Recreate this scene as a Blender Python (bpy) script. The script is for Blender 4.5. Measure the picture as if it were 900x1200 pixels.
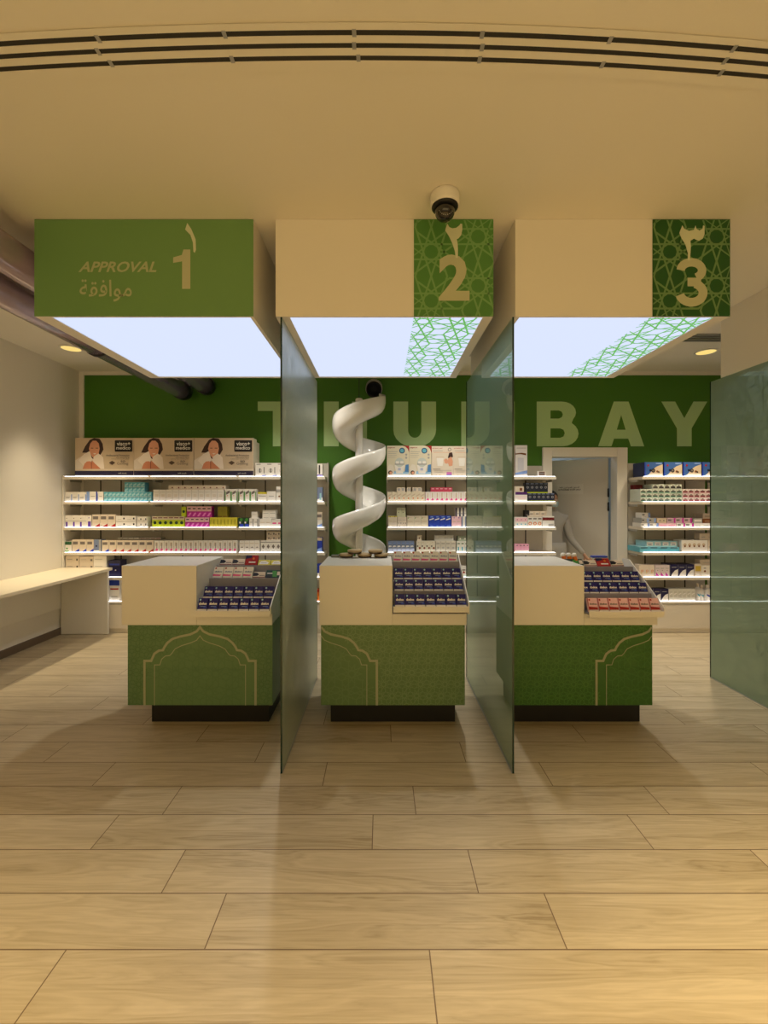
import bpy, math, random
from mathutils import Vector, Matrix
from math import pi, sin, cos, radians as R
random.seed(7)
SC = bpy.context.scene
COL = SC.collection
for o in list(bpy.data.objects): bpy.data.objects.remove(o)

# ---------------------------------------------------------------- camera
F = 500.0; CX = 447.0; CY = 587.0; EYE = 1.5
cd = bpy.data.cameras.new('camera'); cam = bpy.data.objects.new('camera', cd); COL.objects.link(cam)
cam.location = (0, 0, EYE); cam.rotation_euler = (R(90), 0, 0)
cd.sensor_fit = 'VERTICAL'; cd.sensor_height = 36; cd.sensor_width = 27
cd.lens = 36 * F / 1200
cd.shift_x = (450 - CX) / 1200; cd.shift_y = -(600 - CY) / 1200
cd.clip_start = .02; cd.clip_end = 60
SC.camera = cam
# ---------------------------------------------------------------- exposure and world
SC.view_settings.view_transform = 'Standard'; SC.view_settings.look = 'None'
SC.view_settings.gamma = 1; SC.view_settings.use_curve_mapping = False
SC.view_settings.exposure = 0.0
SC.cycles.use_denoising = True
SC.cycles.max_bounces = 8; SC.cycles.diffuse_bounces = 4; SC.cycles.glossy_bounces = 4
SC.cycles.transparent_max_bounces = 12; SC.cycles.sample_clamp_indirect = 4
SC.cycles.use_light_tree = True
W = bpy.data.worlds.new('world'); SC.world = W; W.use_nodes = True
W.node_tree.nodes['Background'].inputs[0].default_value = (1, .72, .36, 1)
W.node_tree.nodes['Background'].inputs[1].default_value = 0.45

def lamp(name, typ, loc, energy, color, rot=(0, 0, 0), **kw):
    d = bpy.data.lights.new(name, typ); d.energy = energy; d.color = color
    for k, v in kw.items(): setattr(d, k, v)
    o = bpy.data.objects.new(name, d); COL.objects.link(o); o.location = loc; o.rotation_euler = rot
    o['kind'] = 'helper'
    return o
WARM = (1, .74, .36); SOFT = (1, .86, .62)
# added warm fill behind the viewer, brightens the canopy and counter fronts
lamp('hall_fill', 'AREA', (0, -2.9, 2.2), 27, (1, .72, .31), (R(90), 0, 0), shape='RECTANGLE', size=6.5, size_y=1.4)
# downlights of the public side
for x, y, e in ((-2.2, -.05, 760), (-.1, -.25, 680), (1.95, .15, 1050)):
    lamp('front_downlight', 'SPOT', (x, y, 3.03), e, WARM, spot_size=R(88), spot_blend=1.0, shadow_soft_size=.25)
# staff-side downlights; the unseen middle pair is added to brighten chute and shelves
REAR = ((-3.15, 4.33, 170, 62, 1), (-2.35, 4.2, 150, 84, 1), (-.9, 4.1, 90, 125, 1), (.75, 4.1, 90, 125, 1), (2.1, 4.1, 80, 100, 1), (3.37, 4.43, 170, 80, 1))
for x, y, e, w_, b_ in REAR:
    lamp('rear_downlight', 'SPOT', (x, y, 3.0), e, (1, .82, .54) if e > 100 else (1, .93, .80), spot_size=R(w_), spot_blend=b_, shadow_soft_size=.06)

# ---------------------------------------------------------------- materials
MATS = {}
def mat(name, color, rough=.6, metal=0, spec=.5, emit=None, estr=0, coat=0, bump=None):
    if name in MATS: return MATS[name]
    m = bpy.data.materials.new(name); m.use_nodes = True
    nt = m.node_tree; b = nt.nodes['Principled BSDF']
    b.inputs['Base Color'].default_value = (*color, 1); b.inputs['Roughness'].default_value = rough
    b.inputs['Metallic'].default_value = metal; b.inputs['Specular IOR Level'].default_value = spec
    b.inputs['Coat Weight'].default_value = coat
    if emit: b.inputs['Emission Color'].default_value = (*emit, 1); b.inputs['Emission Strength'].default_value = estr
    n = nt.nodes.new('ShaderNodeTexNoise'); tc = nt.nodes.new('ShaderNodeTexCoord')
    nt.links.new(tc.outputs['Object'], n.inputs['Vector'])
    sc, st = bump or (40, .03)
    n.inputs['Scale'].default_value = sc; n.inputs['Detail'].default_value = 2
    bp = nt.nodes.new('ShaderNodeBump'); bp.inputs['Strength'].default_value = st; bp.inputs['Distance'].default_value = .01
    nt.links.new(n.outputs['Fac'], bp.inputs['Height']); nt.links.new(bp.outputs['Normal'], b.inputs['Normal'])
    MATS[name] = m; return m
def srgb(r, g, b):
    f = lambda c: (c/255/12.92) if c/255 <= .04045 else ((c/255+.055)/1.055)**2.4
    return (f(r), f(g), f(b))
def ink(r, g, b, rough=.45):
    return mat('print_%02x%02x%02x' % (r, g, b), srgb(r, g, b), rough)
def emis(name, color, s):
    if name in MATS: return MATS[name]
    m = bpy.data.materials.new(name); m.use_nodes = True; nt = m.node_tree; nt.nodes.clear()
    e = nt.nodes.new('ShaderNodeEmission'); e.inputs[0].default_value = (*color, 1); e.inputs[1].default_value = s
    o = nt.nodes.new('ShaderNodeOutputMaterial'); nt.links.new(e.outputs[0], o.inputs[0]); MATS[name] = m; return m

M_CEIL = mat('ceiling_plaster', (.80, .765, .68), .85)
M_WALL = mat('white_wall_paint', (.78, .745, .68), .8)
M_WHITE = mat('white_laminate', (.80, .775, .72), .35)
M_WHITE2 = mat('canopy_white_paint', (.80, .76, .68), .6)
M_SHELF = mat('cream_shelf_laminate', (.80, .74, .64), .45)
M_BACKP = mat('shaded_back_panel', (.55, .52, .46), .6)  # white panels; their shadow is put into this warm grey
M_GAP = mat('dark_gap', (.03, .028, .025), .8)
M_GREENW = mat('dark_green_wall_paint', (.045, .165, .002), .6)
M_LETTER = mat('pale_green_letter', (.42, .63, .30), .6)
M_BLACK = mat('black_plinth', (.006, .006, .007), .5)
M_BRONZE = mat('bronze_skirting', (.14, .10, .07), .5)
M_GLOSSW = mat('glossy_white_plastic', (.80, .79, .76), .10, coat=.6, bump=(4, .01))
M_SMOKE = mat('smoky_tube_plastic', (.36, .29, .38), .16, metal=.35, coat=.6, bump=(7, .5))
M_DARKM = mat('dark_metal', (.02, .02, .028), .3, metal=.6)
M_STEEL = mat('brushed_grey_metal', (.45, .44, .42), .4, metal=.7)
M_TRAY = mat('grey_tray_metal', (.30, .29, .33), .4)
M_DOOR = mat('grey_white_door_leaf', (.56, .53, .47), .5)
M_ROOM = mat('back_room_paint', (.55, .58, .60), .7)
M_LED = emis('led_strip_light', (1, .96, .93), 4.6)
M_PANEL = emis('light_panel_glow', (.66, .73, .95), 1.1)

def wood_floor():
    m = bpy.data.materials.new('wood_plank_tile'); m.use_nodes = True; nt = m.node_tree; N = nt.nodes.new; L = nt.links.new
    b = nt.nodes['Principled BSDF']
    tc = N('ShaderNodeTexCoord'); sp = N('ShaderNodeSeparateXYZ'); L(tc.outputs['Object'], sp.inputs[0])
    def mth(op, a, b_=None, c=None):
        n = N('ShaderNodeMath'); n.operation = op
        for i, v in enumerate((a, b_, c)):
            if v is None: continue
            if isinstance(v, (int, float)): n.inputs[i].default_value = v
            else: L(v, n.inputs[i])
        return n.outputs[0]
    PW, PL = .2045, 1.213
    ry = mth('DIVIDE', mth('SUBTRACT', sp.outputs['Y'], 1.222), PW)
    row = mth('FLOOR', ry); fy = mth('FRACT', ry)
    k = mth('DIVIDE', mth('ADD', mth('FLOORED_MODULO', row, 12), .5), 12)
    cr = N('ShaderNodeValToRGB'); cr.color_ramp.interpolation = 'CONSTANT'; L(k, cr.inputs[0])
    offs = [.132, .512, .306, .967, .136, .744, .40, .05, .68, .28, .90, .48]
    el = cr.color_ramp.elements
    while len(el) < 12: el.new(.5)
    for i in range(12): el[i].position = i/12; el[i].color = (offs[i],)*3 + (1,)
    rx = mth('SUBTRACT', mth('DIVIDE', sp.outputs['X'], PL), cr.outputs[0])
    colm = mth('FLOOR', rx); fx = mth('FRACT', rx)
    cv = N('ShaderNodeCombineXYZ'); L(row, cv.inputs[0]); L(colm, cv.inputs[1])
    wn = N('ShaderNodeTexWhiteNoise'); wn.noise_dimensions = '3D'; L(cv.outputs[0], wn.inputs['Vector'])
    # grain
    gx = mth('ADD', mth('MULTIPLY', sp.outputs['X'], .8), mth('MULTIPLY', wn.outputs['Value'], 37))
    gv = N('ShaderNodeCombineXYZ'); L(gx, gv.inputs[0]); L(mth('MULTIPLY', sp.outputs['Y'], 9), gv.inputs[1]); L(mth('MULTIPLY', wn.outputs['Value'], 11), gv.inputs[2])
    n1 = N('ShaderNodeTexNoise'); n1.inputs['Scale'].default_value = 1.5; n1.inputs['Detail'].default_value = 5; n1.inputs['Distortion'].default_value = .5; L(gv.outputs[0], n1.inputs['Vector'])
    rings = mth('FRACT', mth('MULTIPLY', n1.outputs['Fac'], 9))
    rings = mth('ABSOLUTE', mth('SUBTRACT', rings, .5))
    fv = N('ShaderNodeCombineXYZ'); L(mth('MULTIPLY', gx, 3), fv.inputs[0]); L(mth('MULTIPLY', sp.outputs['Y'], 150), fv.inputs[1])
    n2 = N('ShaderNodeTexNoise'); n2.inputs['Scale'].default_value = 1; n2.inputs['Detail'].default_value = 3; L(fv.outputs[0], n2.inputs['Vector'])
    fac = mth('ADD', mth('MULTIPLY', rings, .62), mth('MULTIPLY', n2.outputs['Fac'], .55))
    fac = mth('ADD', mth('ADD', fac, .08), mth('MULTIPLY', wn.outputs['Value'], .28))
    fac = mth('ADD', fac, mth('MULTIPLY', mth('SUBTRACT', n1.outputs['Fac'], .5), 1.1))
    c2 = N('ShaderNodeValToRGB'); L(fac, c2.inputs[0])
    e = c2.color_ramp.elements; e[0].position = .12; e[0].color = (.32, .25, .145, 1); e[1].position = .95; e[1].color = (.60, .51, .36, 1)
    x = e.new(.45); x.color = (.47, .39, .26, 1)
    gy = mth('LESS_THAN', mth('MINIMUM', fy, mth('SUBTRACT', 1, fy)), .010)
    gxx = mth('LESS_THAN', mth('MINIMUM', fx, mth('SUBTRACT', 1, fx)), .0017)
    g = mth('MAXIMUM', gy, gxx)
    mx = N('ShaderNodeMix'); mx.data_type = 'RGBA'; L(g, mx.inputs[0]); L(c2.outputs[0], mx.inputs[6]); mx.inputs[7].default_value = (.17, .115, .065, 1)
    L(mx.outputs[2], b.inputs['Base Color']); b.inputs['Roughness'].default_value = .42
    bp = N('ShaderNodeBump'); bp.inputs['Strength'].default_value = .15; bp.inputs['Distance'].default_value = .004
    L(mth('SUBTRACT', mth('MULTIPLY', n2.outputs['Fac'], .3), g), bp.inputs['Height']); L(bp.outputs[0], b.inputs['Normal'])
    return m
M_FLOOR = wood_floor()

def glass_mat(name, tint, refl_rough, ior, body=None, bodyfac=0):
    m = bpy.data.materials.new(name); m.use_nodes = True; nt = m.node_tree; nt.nodes.clear(); N = nt.nodes.new; L = nt.links.new
    t = N('ShaderNodeBsdfTransparent'); t.inputs[0].default_value = (*tint, 1)
    gl = N('ShaderNodeBsdfGlossy'); gl.inputs['Roughness'].default_value = refl_rough; gl.inputs[0].default_value = (.95, 1, .97, 1)
    last = t
    if body:
        d = N('ShaderNodeBsdfDiffuse'); d.inputs[0].default_value = (*body, 1)
        tr = N('ShaderNodeBsdfTranslucent'); tr.inputs[0].default_value = (*body, 1)
        a = N('ShaderNodeMixShader'); a.inputs[0].default_value = .5; L(d.outputs[0], a.inputs[1]); L(tr.outputs[0], a.inputs[2])
        n = N('ShaderNodeTexNoise'); tc = N('ShaderNodeTexCoord'); L(tc.outputs['Object'], n.inputs['Vector']); n.inputs['Scale'].default_value = 5
        mr = N('ShaderNodeMapRange'); L(n.outputs['Fac'], mr.inputs[0]); mr.inputs[3].default_value = bodyfac-.06; mr.inputs[4].default_value = bodyfac+.06
        mm = N('ShaderNodeMixShader'); L(mr.outputs[0], mm.inputs[0]); L(t.outputs[0], mm.inputs[1]); L(a.outputs[0], mm.inputs[2]); last = mm
    fr = N('ShaderNodeFresnel'); fr.inputs[0].default_value = ior
    ge = N('ShaderNodeNewGeometry'); iv = N('ShaderNodeMath'); iv.operation = 'SUBTRACT'; iv.inputs[0].default_value = 1; L(ge.outputs['Backfacing'], iv.inputs[1])
    mu = N('ShaderNodeMath'); mu.operation = 'MULTIPLY'; L(fr.outputs[0], mu.inputs[0]); L(iv.outputs[0], mu.inputs[1])
    mx = N('ShaderNodeMixShader'); L(mu.outputs[0], mx.inputs[0]); L(last.outputs[0], mx.inputs[1]); L(gl.outputs[0], mx.inputs[2])
    o = N('ShaderNodeOutputMaterial'); L(mx.outputs[0], o.inputs[0]); MATS[name] = m; return m
M_PANE = glass_mat('clear_green_glass', (.86, .93, .89), .015, 1.55)
M_FILM = glass_mat('frosted_film', (.75, .86, .80), .30, 1.35, (.62, .63, .56), .74)
M_ETCH = glass_mat('etched_film_line', (.75, .86, .80), .30, 1.35, (.50, .52, .45), .86)
M_GEDGE = mat('dark_glass_edge', (.01, .035, .025), .1)

# ---------------------------------------------------------------- mesh helpers
class MB:
    def __init__(s): s.v = []; s.f = []; s.mi = []; s.ms = []; s.sm = []
    def m(s, m):
        if m not in s.ms: s.ms.append(m)
        return s.ms.index(m)
    def add(s, vs, fs, m, smooth=False):
        n = len(s.v); s.v += [tuple(v) for v in vs]; k = s.m(m)
        for f in fs: s.f.append(tuple(i+n for i in f)); s.mi.append(k); s.sm.append(smooth)
        return s
    def box(s, x0, x1, y0, y1, z0, z1, m):
        v = [(x, y, z) for z in (z0, z1) for y in (y0, y1) for x in (x0, x1)]
        return s.add(v, [(0, 2, 3, 1), (4, 5, 7, 6), (0, 1, 5, 4), (2, 6, 7, 3), (0, 4, 6, 2), (1, 3, 7, 5)], m)
    def prism(s, pts, fn, m):            # pts 2D ccw; fn(u,v,t)->xyz with t 0/1
        n = len(pts); v = [fn(u, w, 0) for u, w in pts] + [fn(u, w, 1) for u, w in pts]
        f = [tuple(range(n))[::-1], tuple(range(n, 2*n))] + [(i, (i+1) % n, n+(i+1) % n, n+i) for i in range(n)]
        return s.add(v, f, m)
    def lathe(s, prof, m, c=(0, 0, 0), seg=24, axis='z', smooth=True):
        v = []
        for r, z in prof:
            for i in range(seg):
                a = 2*pi*i/seg
                p = (r*cos(a), r*sin(a), z)
                if axis == 'y': p = (r*cos(a), z, r*sin(a))
                v.append((p[0]+c[0], p[1]+c[1], p[2]+c[2]))
        f = []
        for j in range(len(prof)-1):
            for i in range(seg):
                f.append((j*seg+i, j*seg+(i+1) % seg, (j+1)*seg+(i+1) % seg, (j+1)*seg+i))
        f.append(tuple(range(seg))[::-1]); f.append(tuple(range((len(prof)-1)*seg, len(prof)*seg)))
        return s.add(v, f, m, smooth)
    def tube(s, pts, r, m, seg=12):
        pts = [Vector(p) for p in pts]; v = []; n = len(pts)
        rr = r if isinstance(r, (list, tuple)) else [r]*n
        for j, p in enumerate(pts):
            d = (pts[min(j+1, n-1)] - pts[max(j-1, 0)]).normalized()
            u = d.cross(Vector((0, 0, 1)));
            if u.length < .05: u = d.cross(Vector((0, 1, 0)))
            u.normalize(); w = d.cross(u)
            for i in range(seg):
                a = 2*pi*i/seg; v.append(p + (u*cos(a)+w*sin(a))*rr[j])
        f = [(j*seg+i, j*seg+(i+1) % seg, (j+1)*seg+(i+1) % seg, (j+1)*seg+i) for j in range(n-1) for i in range(seg)]
        f.append(tuple(range(seg))[::-1]); f.append(tuple(range((n-1)*seg, n*seg)))
        return s.add(v, f, m, True)
    def mesh(s, name='mesh'):
        me = bpy.data.meshes.new(name); me.from_pydata(s.v, [], s.f)
        for m in s.ms: me.materials.append(m)
        me.polygons.foreach_set('material_index', s.mi); me.polygons.foreach_set('use_smooth', s.sm)
        me.update(); return me
    def build(s, name, parent=None, loc=None, bevel=0):
        o = bpy.data.objects.new(name, s.mesh(name)); COL.objects.link(o)
        if parent: o.parent = parent
        if loc: o.location = loc
        if bevel:
            b = o.modifiers.new('bevel', 'BEVEL'); b.width = bevel; b.segments = 2; b.limit_method = 'ANGLE'
        return o
def tag(o, label=None, cat=None, group=None, kind=None):
    if label:
        o['label'] = label
        n = len(label.split())
        if n < 4 or n > 16: print('LABEL LEN', n, label)
    if cat: o['category'] = cat
    if group: o['group'] = group
    if kind: o['kind'] = kind
    return o
def thing(name, loc, label, cat, group=None, rz=0):
    o = bpy.data.objects.new(name, None); COL.objects.link(o); o.location = loc; o.rotation_euler = (0, 0, rz)
    o.empty_display_size = .1
    return tag(o, label, cat, group)
def struct(o): o['kind'] = 'structure'; return o
def X(px, Y): return (px-CX)*Y/F
def Z(py, Y): return EYE+(CY-py)*Y/F

def text_mesh(body, m, bold=0, shear=0, depth=0, res=3):
    c = bpy.data.curves.new('t', 'FONT'); c.body = body; c.offset = bold; c.shear = shear; c.resolution_u = res
    o = bpy.data.objects.new('t', c); COL.objects.link(o); bpy.context.view_layer.update()
    me = bpy.data.meshes.new_from_object(o.evaluated_get(bpy.context.evaluated_depsgraph_get()))
    bpy.data.objects.remove(o)
    vs = [tuple(v.co) for v in me.vertices]; fs = [tuple(p.vertices) for p in me.polygons]
    bpy.data.meshes.remove(me)
    return vs, fs
def text_on(mb, body, x0, x1, z0, z1, y, m, bold=.02, shear=0, keep=False):
    """flat text facing -Y fitted in the rectangle"""
    vs, fs = text_mesh(body, m, bold, shear)
    if not vs: return
    a = min(v[0] for v in vs); b = max(v[0] for v in vs); c = min(v[1] for v in vs); d = max(v[1] for v in vs)
    sx = (x1-x0)/(b-a); sz = (z1-z0)/(d-c)
    mb.add([(x0+(v[0]-a)*sx, y, z0+(v[1]-c)*sz) for v in vs], fs, m)
def ribbon(mb, pts, w, fn, m):
    """flat ribbon of width w along 2D pts (mitred)"""
    n = len(pts); L = []; Rr = []
    for i in range(n):
        p = Vector(pts[i]); a = Vector(pts[max(i-1, 0)]); b = Vector(pts[min(i+1, n-1)])
        d1 = (p-a).normalized() if i else (b-p).normalized(); d2 = (b-p).normalized() if i < n-1 else d1
        t = d1+d2
        t = t.normalized() if t.length > 1e-6 else d1
        nn = Vector((-t.y, t.x)); k = 1/max(.35, nn.dot(Vector((-d1.y, d1.x))))
        L.append(p+nn*w*k/2); Rr.append(p-nn*w*k/2)
    v = [fn(*q) for q in L]+[fn(*q) for q in Rr]
    mb.add(v, [(i, i+1, n+i+1, n+i) for i in range(n-1)], m)

def flat(mb, polys, y, m):
    """filled 2D outlines on plane y (outer + holes) through a 2D curve"""
    c = bpy.data.curves.new('c', 'CURVE'); c.dimensions = '2D'; c.fill_mode = 'BOTH'
    for p in polys:
        s = c.splines.new('POLY'); s.points.add(len(p)-1); s.use_cyclic_u = True
        for k, q in enumerate(p): s.points[k].co = (q[0], q[1], 0, 1)
    o = bpy.data.objects.new('c', c); COL.objects.link(o); bpy.context.view_layer.update()
    me = bpy.data.meshes.new_from_object(o.evaluated_get(bpy.context.evaluated_depsgraph_get())); bpy.data.objects.remove(o)
    mb.add([(v.co.x, y, v.co.y) for v in me.vertices], [tuple(p.vertices) for p in me.polygons], m)
# ---- star pattern (polygons in contact) on a decagon / bow-tie tiling
def star_segments(u0, u1, v0, v1, period, theta=R(72), keep=None):
    a = period/2                       # decagon inradius
    side = 2*a*math.tan(pi/10)
    Rr = a/cos(pi/10)
    deca = [(Rr*cos(2*pi*k/10+pi/10), Rr*sin(2*pi*k/10+pi/10)) for k in range(10)]  # edge normals at multiples of 36
    t1 = Vector((2*a, 0)); t2 = Vector((2*a*cos(R(72)), 2*a*sin(R(72))))
    def rays(poly):
        n = len(poly); out = []
        ccw = poly
        for i in range(n):
            p = Vector(ccw[i]); q = Vector(ccw[(i+1) % n]); mid = (p+q)/2; e = (q-p).normalized()
            nrm = Vector((-e.y, e.x))
            out.append((mid, (e*cos(theta)+nrm*sin(theta)))); out.append((mid, (-e*cos(theta)+nrm*sin(theta))))
        cand = []
        for i in range(len(out)):
            for j in range(i+1, len(out)):
                if i//2 == j//2: continue
                p, d = out[i]; q, e = out[j]; den = d.x*e.y-d.y*e.x
                if abs(den) < 1e-6:
                    continue
                w = q-p; t = (w.x*e.y-w.y*e.x)/den; s = (w.x*d.y-w.y*d.x)/den
                if t > 1e-6 and s > 1e-6: cand.append((t+s, i, j, p+d*t))
        cand.sort(key=lambda c: c[0]); used = set(); segs = []
        for c, i, j, x in cand:
            if i in used or j in used or c > period*1.3: continue
            used |= {i, j}; segs += [(out[i][0], x), (x, out[j][0])]
        return segs
    mids = [(Vector(deca[k])+Vector(deca[(k+1) % 10]))/2 for k in range(10)]; S1 = [(mids[k], mids[(k+4) % 10]) for k in range(10)]
    # gap polygon between four decagons: centre (t1+t2)/2, built from decagon corners
    cs = [Vector((0, 0)), t1, t1+t2, t2]; g = (t1+t2)/2
    pts = []
    for c in cs:
        for d in deca:
            p = c+Vector(d)
            if not any((p-q).length < 1e-4 for q in pts): pts.append(p)
    pts.sort(key=lambda p: (p-g).length); pts = pts[:6]
    pts.sort(key=lambda p: math.atan2((p-g).y, (p-g).x))
    S2 = rays([tuple(p-g) for p in pts]) if len(pts) == 6 else []
    res = []
    for j in range(int((v0)/t2.y)-2, int(v1/t2.y)+3):
        for i in range(int(u0/(2*a))-abs(j)-3, int(u1/(2*a))+abs(j)+3):
            o = t1*i+t2*j
            if o.x < u0-2*period or o.x > u1+2*period or o.y < v0-2*period or o.y > v1+2*period: continue
            for off, S in ((Vector((0, 0)), S1), (g, S2)):
                for p, q in S:
                    A = o+off+p; B = o+off+q
                    # Liang-Barsky clip
                    dx, dy = B.x-A.x, B.y-A.y; t0, t1_ = 0, 1; ok = True
                    for pp, qq in ((-dx, A.x-u0), (dx, u1-A.x), (-dy, A.y-v0), (dy, v1-A.y)):
                        if abs(pp) < 1e-9:
                            if qq < 0: ok = False
                        else:
                            r = qq/pp
                            if pp < 0: t0 = max(t0, r)
                            else: t1_ = min(t1_, r)
                    if not ok or t0 >= t1_: continue
                    A2 = A+Vector((dx, dy))*t0; B2 = A+Vector((dx, dy))*t1_
                    if keep and not keep((A2.x+B2.x)/2, (A2.y+B2.y)/2): continue
                    res.append((A2, B2))
    return res
def star_lines(mb, u0, u1, v0, v1, period, w, fn, m, keep=None, theta=R(72), flip=False, off=(0, -1, 0), lf=.00012):
    for A, B in (star_segments(v0, v1, u0, u1, period, theta, (lambda a, b: keep(b, a)) if keep else None) if flip else star_segments(u0, u1, v0, v1, period, theta, keep)):
        if flip: A = Vector((A.y, A.x)); B = Vector((B.y, B.x))
        d = B-A
        if d.length < 1e-5: continue
        n = Vector((-d.y, d.x)).normalized()*w/2; e = d.normalized()*w*.3
        q = [A-e-n, B+e-n, B+e+n, A-e+n]
        q = [(min(max(p.x, u0), u1), min(max(p.y, v0), v1)) for p in q]
        lift = (len(mb.f) % 7)*lf
        mb.add([tuple(Vector(fn(*p))+Vector(off)*lift) for p in q], [(0, 1, 2, 3)], m)

# ================================================================ room shell
CZ = 3.05; YB = 5.13; XL = -3.62; XR = 4.62
struct(MB().box(XL-.6, XR+.6, -3.4, YB+1.9, -.06, 0, M_FLOOR).build('floor'))
struct(MB().box(XL-.6, XR+.6, -3.4, YB+1.9, CZ, CZ+.08, M_CEIL).build('ceiling'))
struct(MB().box(XL-.1, XL, -3.4, YB+.1, 0, CZ, M_WALL).build('wall_left'))
struct(MB().box(XR, XR+.1, -3.4, YB+.1, 0, CZ, M_WALL).build('wall_right'))
DX0, DX1, DZ = 2.03, 2.83, 2.04
wb = MB(); wb.box(XL, DX0, YB, YB+.1, 0, CZ, M_GREENW); wb.box(DX1, XR, YB, YB+.1, 0, CZ, M_GREENW); wb.box(DX0, DX1, YB, YB+.1, DZ, CZ, M_GREENW)
struct(wb.build('wall_back'))
struct(MB().box(XL, XL+.05, YB-.02, YB, .0, CZ, M_WALL).box(XL+.05, XR, YB-.02, YB, 3.01, CZ, M_WALL).build('trim_1'))
struct(MB().box(XL, XL+.018, -3.4, 4.83, 0, .075, M_BRONZE).build('baseboard_left'))
# back room beyond the door
struct(MB().box(1.2, 3.9, 6.9, 6.95, 0, 2.6, M_ROOM).box(1.2, 1.25, YB+.1, 6.9, 0, 2.6, M_ROOM).box(3.85, 3.9, YB+.1, 6.9, 0, 2.6, M_ROOM).build('wall_back_room'))
struct(MB().box(1.2, 3.9, YB+.1, 6.95, 2.6, 2.65, M_CEIL).build('ceiling_back_room'))
br = thing('fluorescent_lamp', (2.3, 6.1, 2.56), 'bright strip lamp in back room seen above the open door', 'lamp')
MB().box(-.45, .45, -.06, .06, .01, .04, M_WHITE).build('housing', br); MB().box(-.43, .43, -.04, .04, -.01, .01, emis('tube_glow', (.85, .93, 1), 30)).build('tube', br)
# door casing and leaf
dc = MB()
fw = .10
dc.box(DX0-fw, DX0+.012, YB-.03, YB+.12, 0, DZ+fw, M_WHITE).box(DX1-.012, DX1+.115, YB-.03, YB+.12, 0, DZ+fw, M_WHITE).box(DX0+.012, DX1-.012, YB-.03, YB+.12, DZ-.012, DZ+fw, M_WHITE)
struct(dc.build('trim_2', bevel=.006))
dr = bpy.data.objects.new('door_1', None); COL.objects.link(dr); dr['kind'] = 'structure'; dr.location = (2.80, 5.27, 0); dr.rotation_euler = (0, 0, R(-36))
leaf = MB().box(-.79, 0, 0, .042, .008, 2.03, M_DOOR).build('door_leaf', dr, bevel=.002)
for hz in (1.60, 1.43, .72, .2): MB().box(-.006, .012, -.018, .004, hz-.05, hz+.05, M_DARKM).lathe([(.008, -.055), (.008, .055)], M_DARKM, (.006, -.014, hz), 10).build('hinge', dr)
MB().lathe([(.022, 0), (.022, .012), (.01, .014), (.01, .045)], M_STEEL, (-.73, -.045, 1.0), 14, 'y').box(-.735, -.62, -.055, -.04, .99, 1.01, M_STEEL).build('door_handle', dr)
sg = MB().box(-.60, -.285, -.004, 0, 1.585, 1.72, mat('door_sign_plate', (.60, .575, .52), .4))
text_on(sg, 'AUTHORIZED STAFF ONLY', -.585, -.31, 1.635, 1.655, -.0045, ink(60, 50, 45), .03)
text_on(sg, '\uFEC2\uFED8\uFED3 \uFEE6\uFEF4\uFED4\uFEC7\uFEEE\uFEE4\uFEE0\uFEDF \uFEDD\uFEEE\uFEA7\uFEAA\uFEDF\uFE8D', -.575, -.33, 1.66, 1.685, -.0045, ink(60, 50, 45), .02)
sg.build('door_sign', dr)

# wall lettering
wl = thing('wall_lettering', (0, YB, 2.4), 'wide pale green capital letters across the dark green back wall', 'lettering')
for ch, a, b in (('T', 302, 356), ('H', 379.5, 430), ('U', 461, 511), ('M', 540.6, 603), ('B', 629, 678), ('A', 701, 755), ('Y', 775, 829)):
    Yl = YB-.004
    mb = MB(); x0 = X(a, Yl); x1 = X(b, Yl); z0 = Z(523, Yl)-2.4; z1 = Z(470.5, Yl)-2.4; h = z1-z0; w = x1-x0
    st = .345
    if ch == 'T': P = [[(0, 1), (0, .79), (.5-st/2, .79), (.5-st/2, 0), (.5+st/2, 0), (.5+st/2, .79), (1, .79), (1, 1)]]
    elif ch == 'H': P = [[(0, 0), (st, 0), (st, .39), (1-st, .39), (1-st, 0), (1, 0), (1, 1), (1-st, 1), (1-st, .61), (st, .61), (st, 1), (0, 1)]]
    elif ch == 'M': P = [[(0, 0), (.23, 0), (.23, .66), (.40, 0), (.60, 0), (.77, .66), (.77, 0), (1, 0), (1, 1), (.65, 1), (.5, .38), (.35, 1), (0, 1)]]
    elif ch == 'A': P = [[(0, 0), (.29, 0), (.345, .17), (.655, .17), (.71, 0), (1, 0), (.66, 1), (.34, 1)], [(.405, .37), (.595, .37), (.5, .70)]]
    elif ch == 'Y': P = [[(.5-.16, 0), (.5+.16, 0), (.5+.16, .40), (1, 1), (.70, 1), (.5, .63), (.30, 1), (0, 1), (.5-.16, .40)]]
    elif ch == 'U': P = [[(0, 1), (0, .36)]+[(.5-.5*cos(t*pi/12), .36-.38*sin(t*pi/12)) for t in range(1, 12)]+[(1, .36), (1, 1)]+[(1-st, 1), (1-st, .36)]+[(.5+(.5-st)*cos(t*pi/12), .36-.17*sin(t*pi/12)) for t in range(1, 12)]+[(st, .36), (st, 1)]]
    else: P = [[(0, 0), (.62, 0)]+[(.62+.38*sin(t*pi/10), .285-.285*cos(t*pi/10)) for t in range(1, 9)]+[(.84, .53)]+[(.60+.34*sin(t*pi/10), .755-.245*cos(t*pi/10)) for t in range(3, 10)]+[(.60, 1), (0, 1)],
               [(.33, .19), (.56, .19), (.64, .22), (.67, .295), (.64, .37), (.56, .40), (.33, .40)], [(.33, .62), (.53, .62), (.60, .65), (.625, .71), (.60, .77), (.53, .80), (.33, .80)]]
    flat(mb, [[(x0+u*w, z0+v*h) for u, v in p] for p in P], -.003, M_LETTER)
    mb.build('letter', wl)

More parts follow.
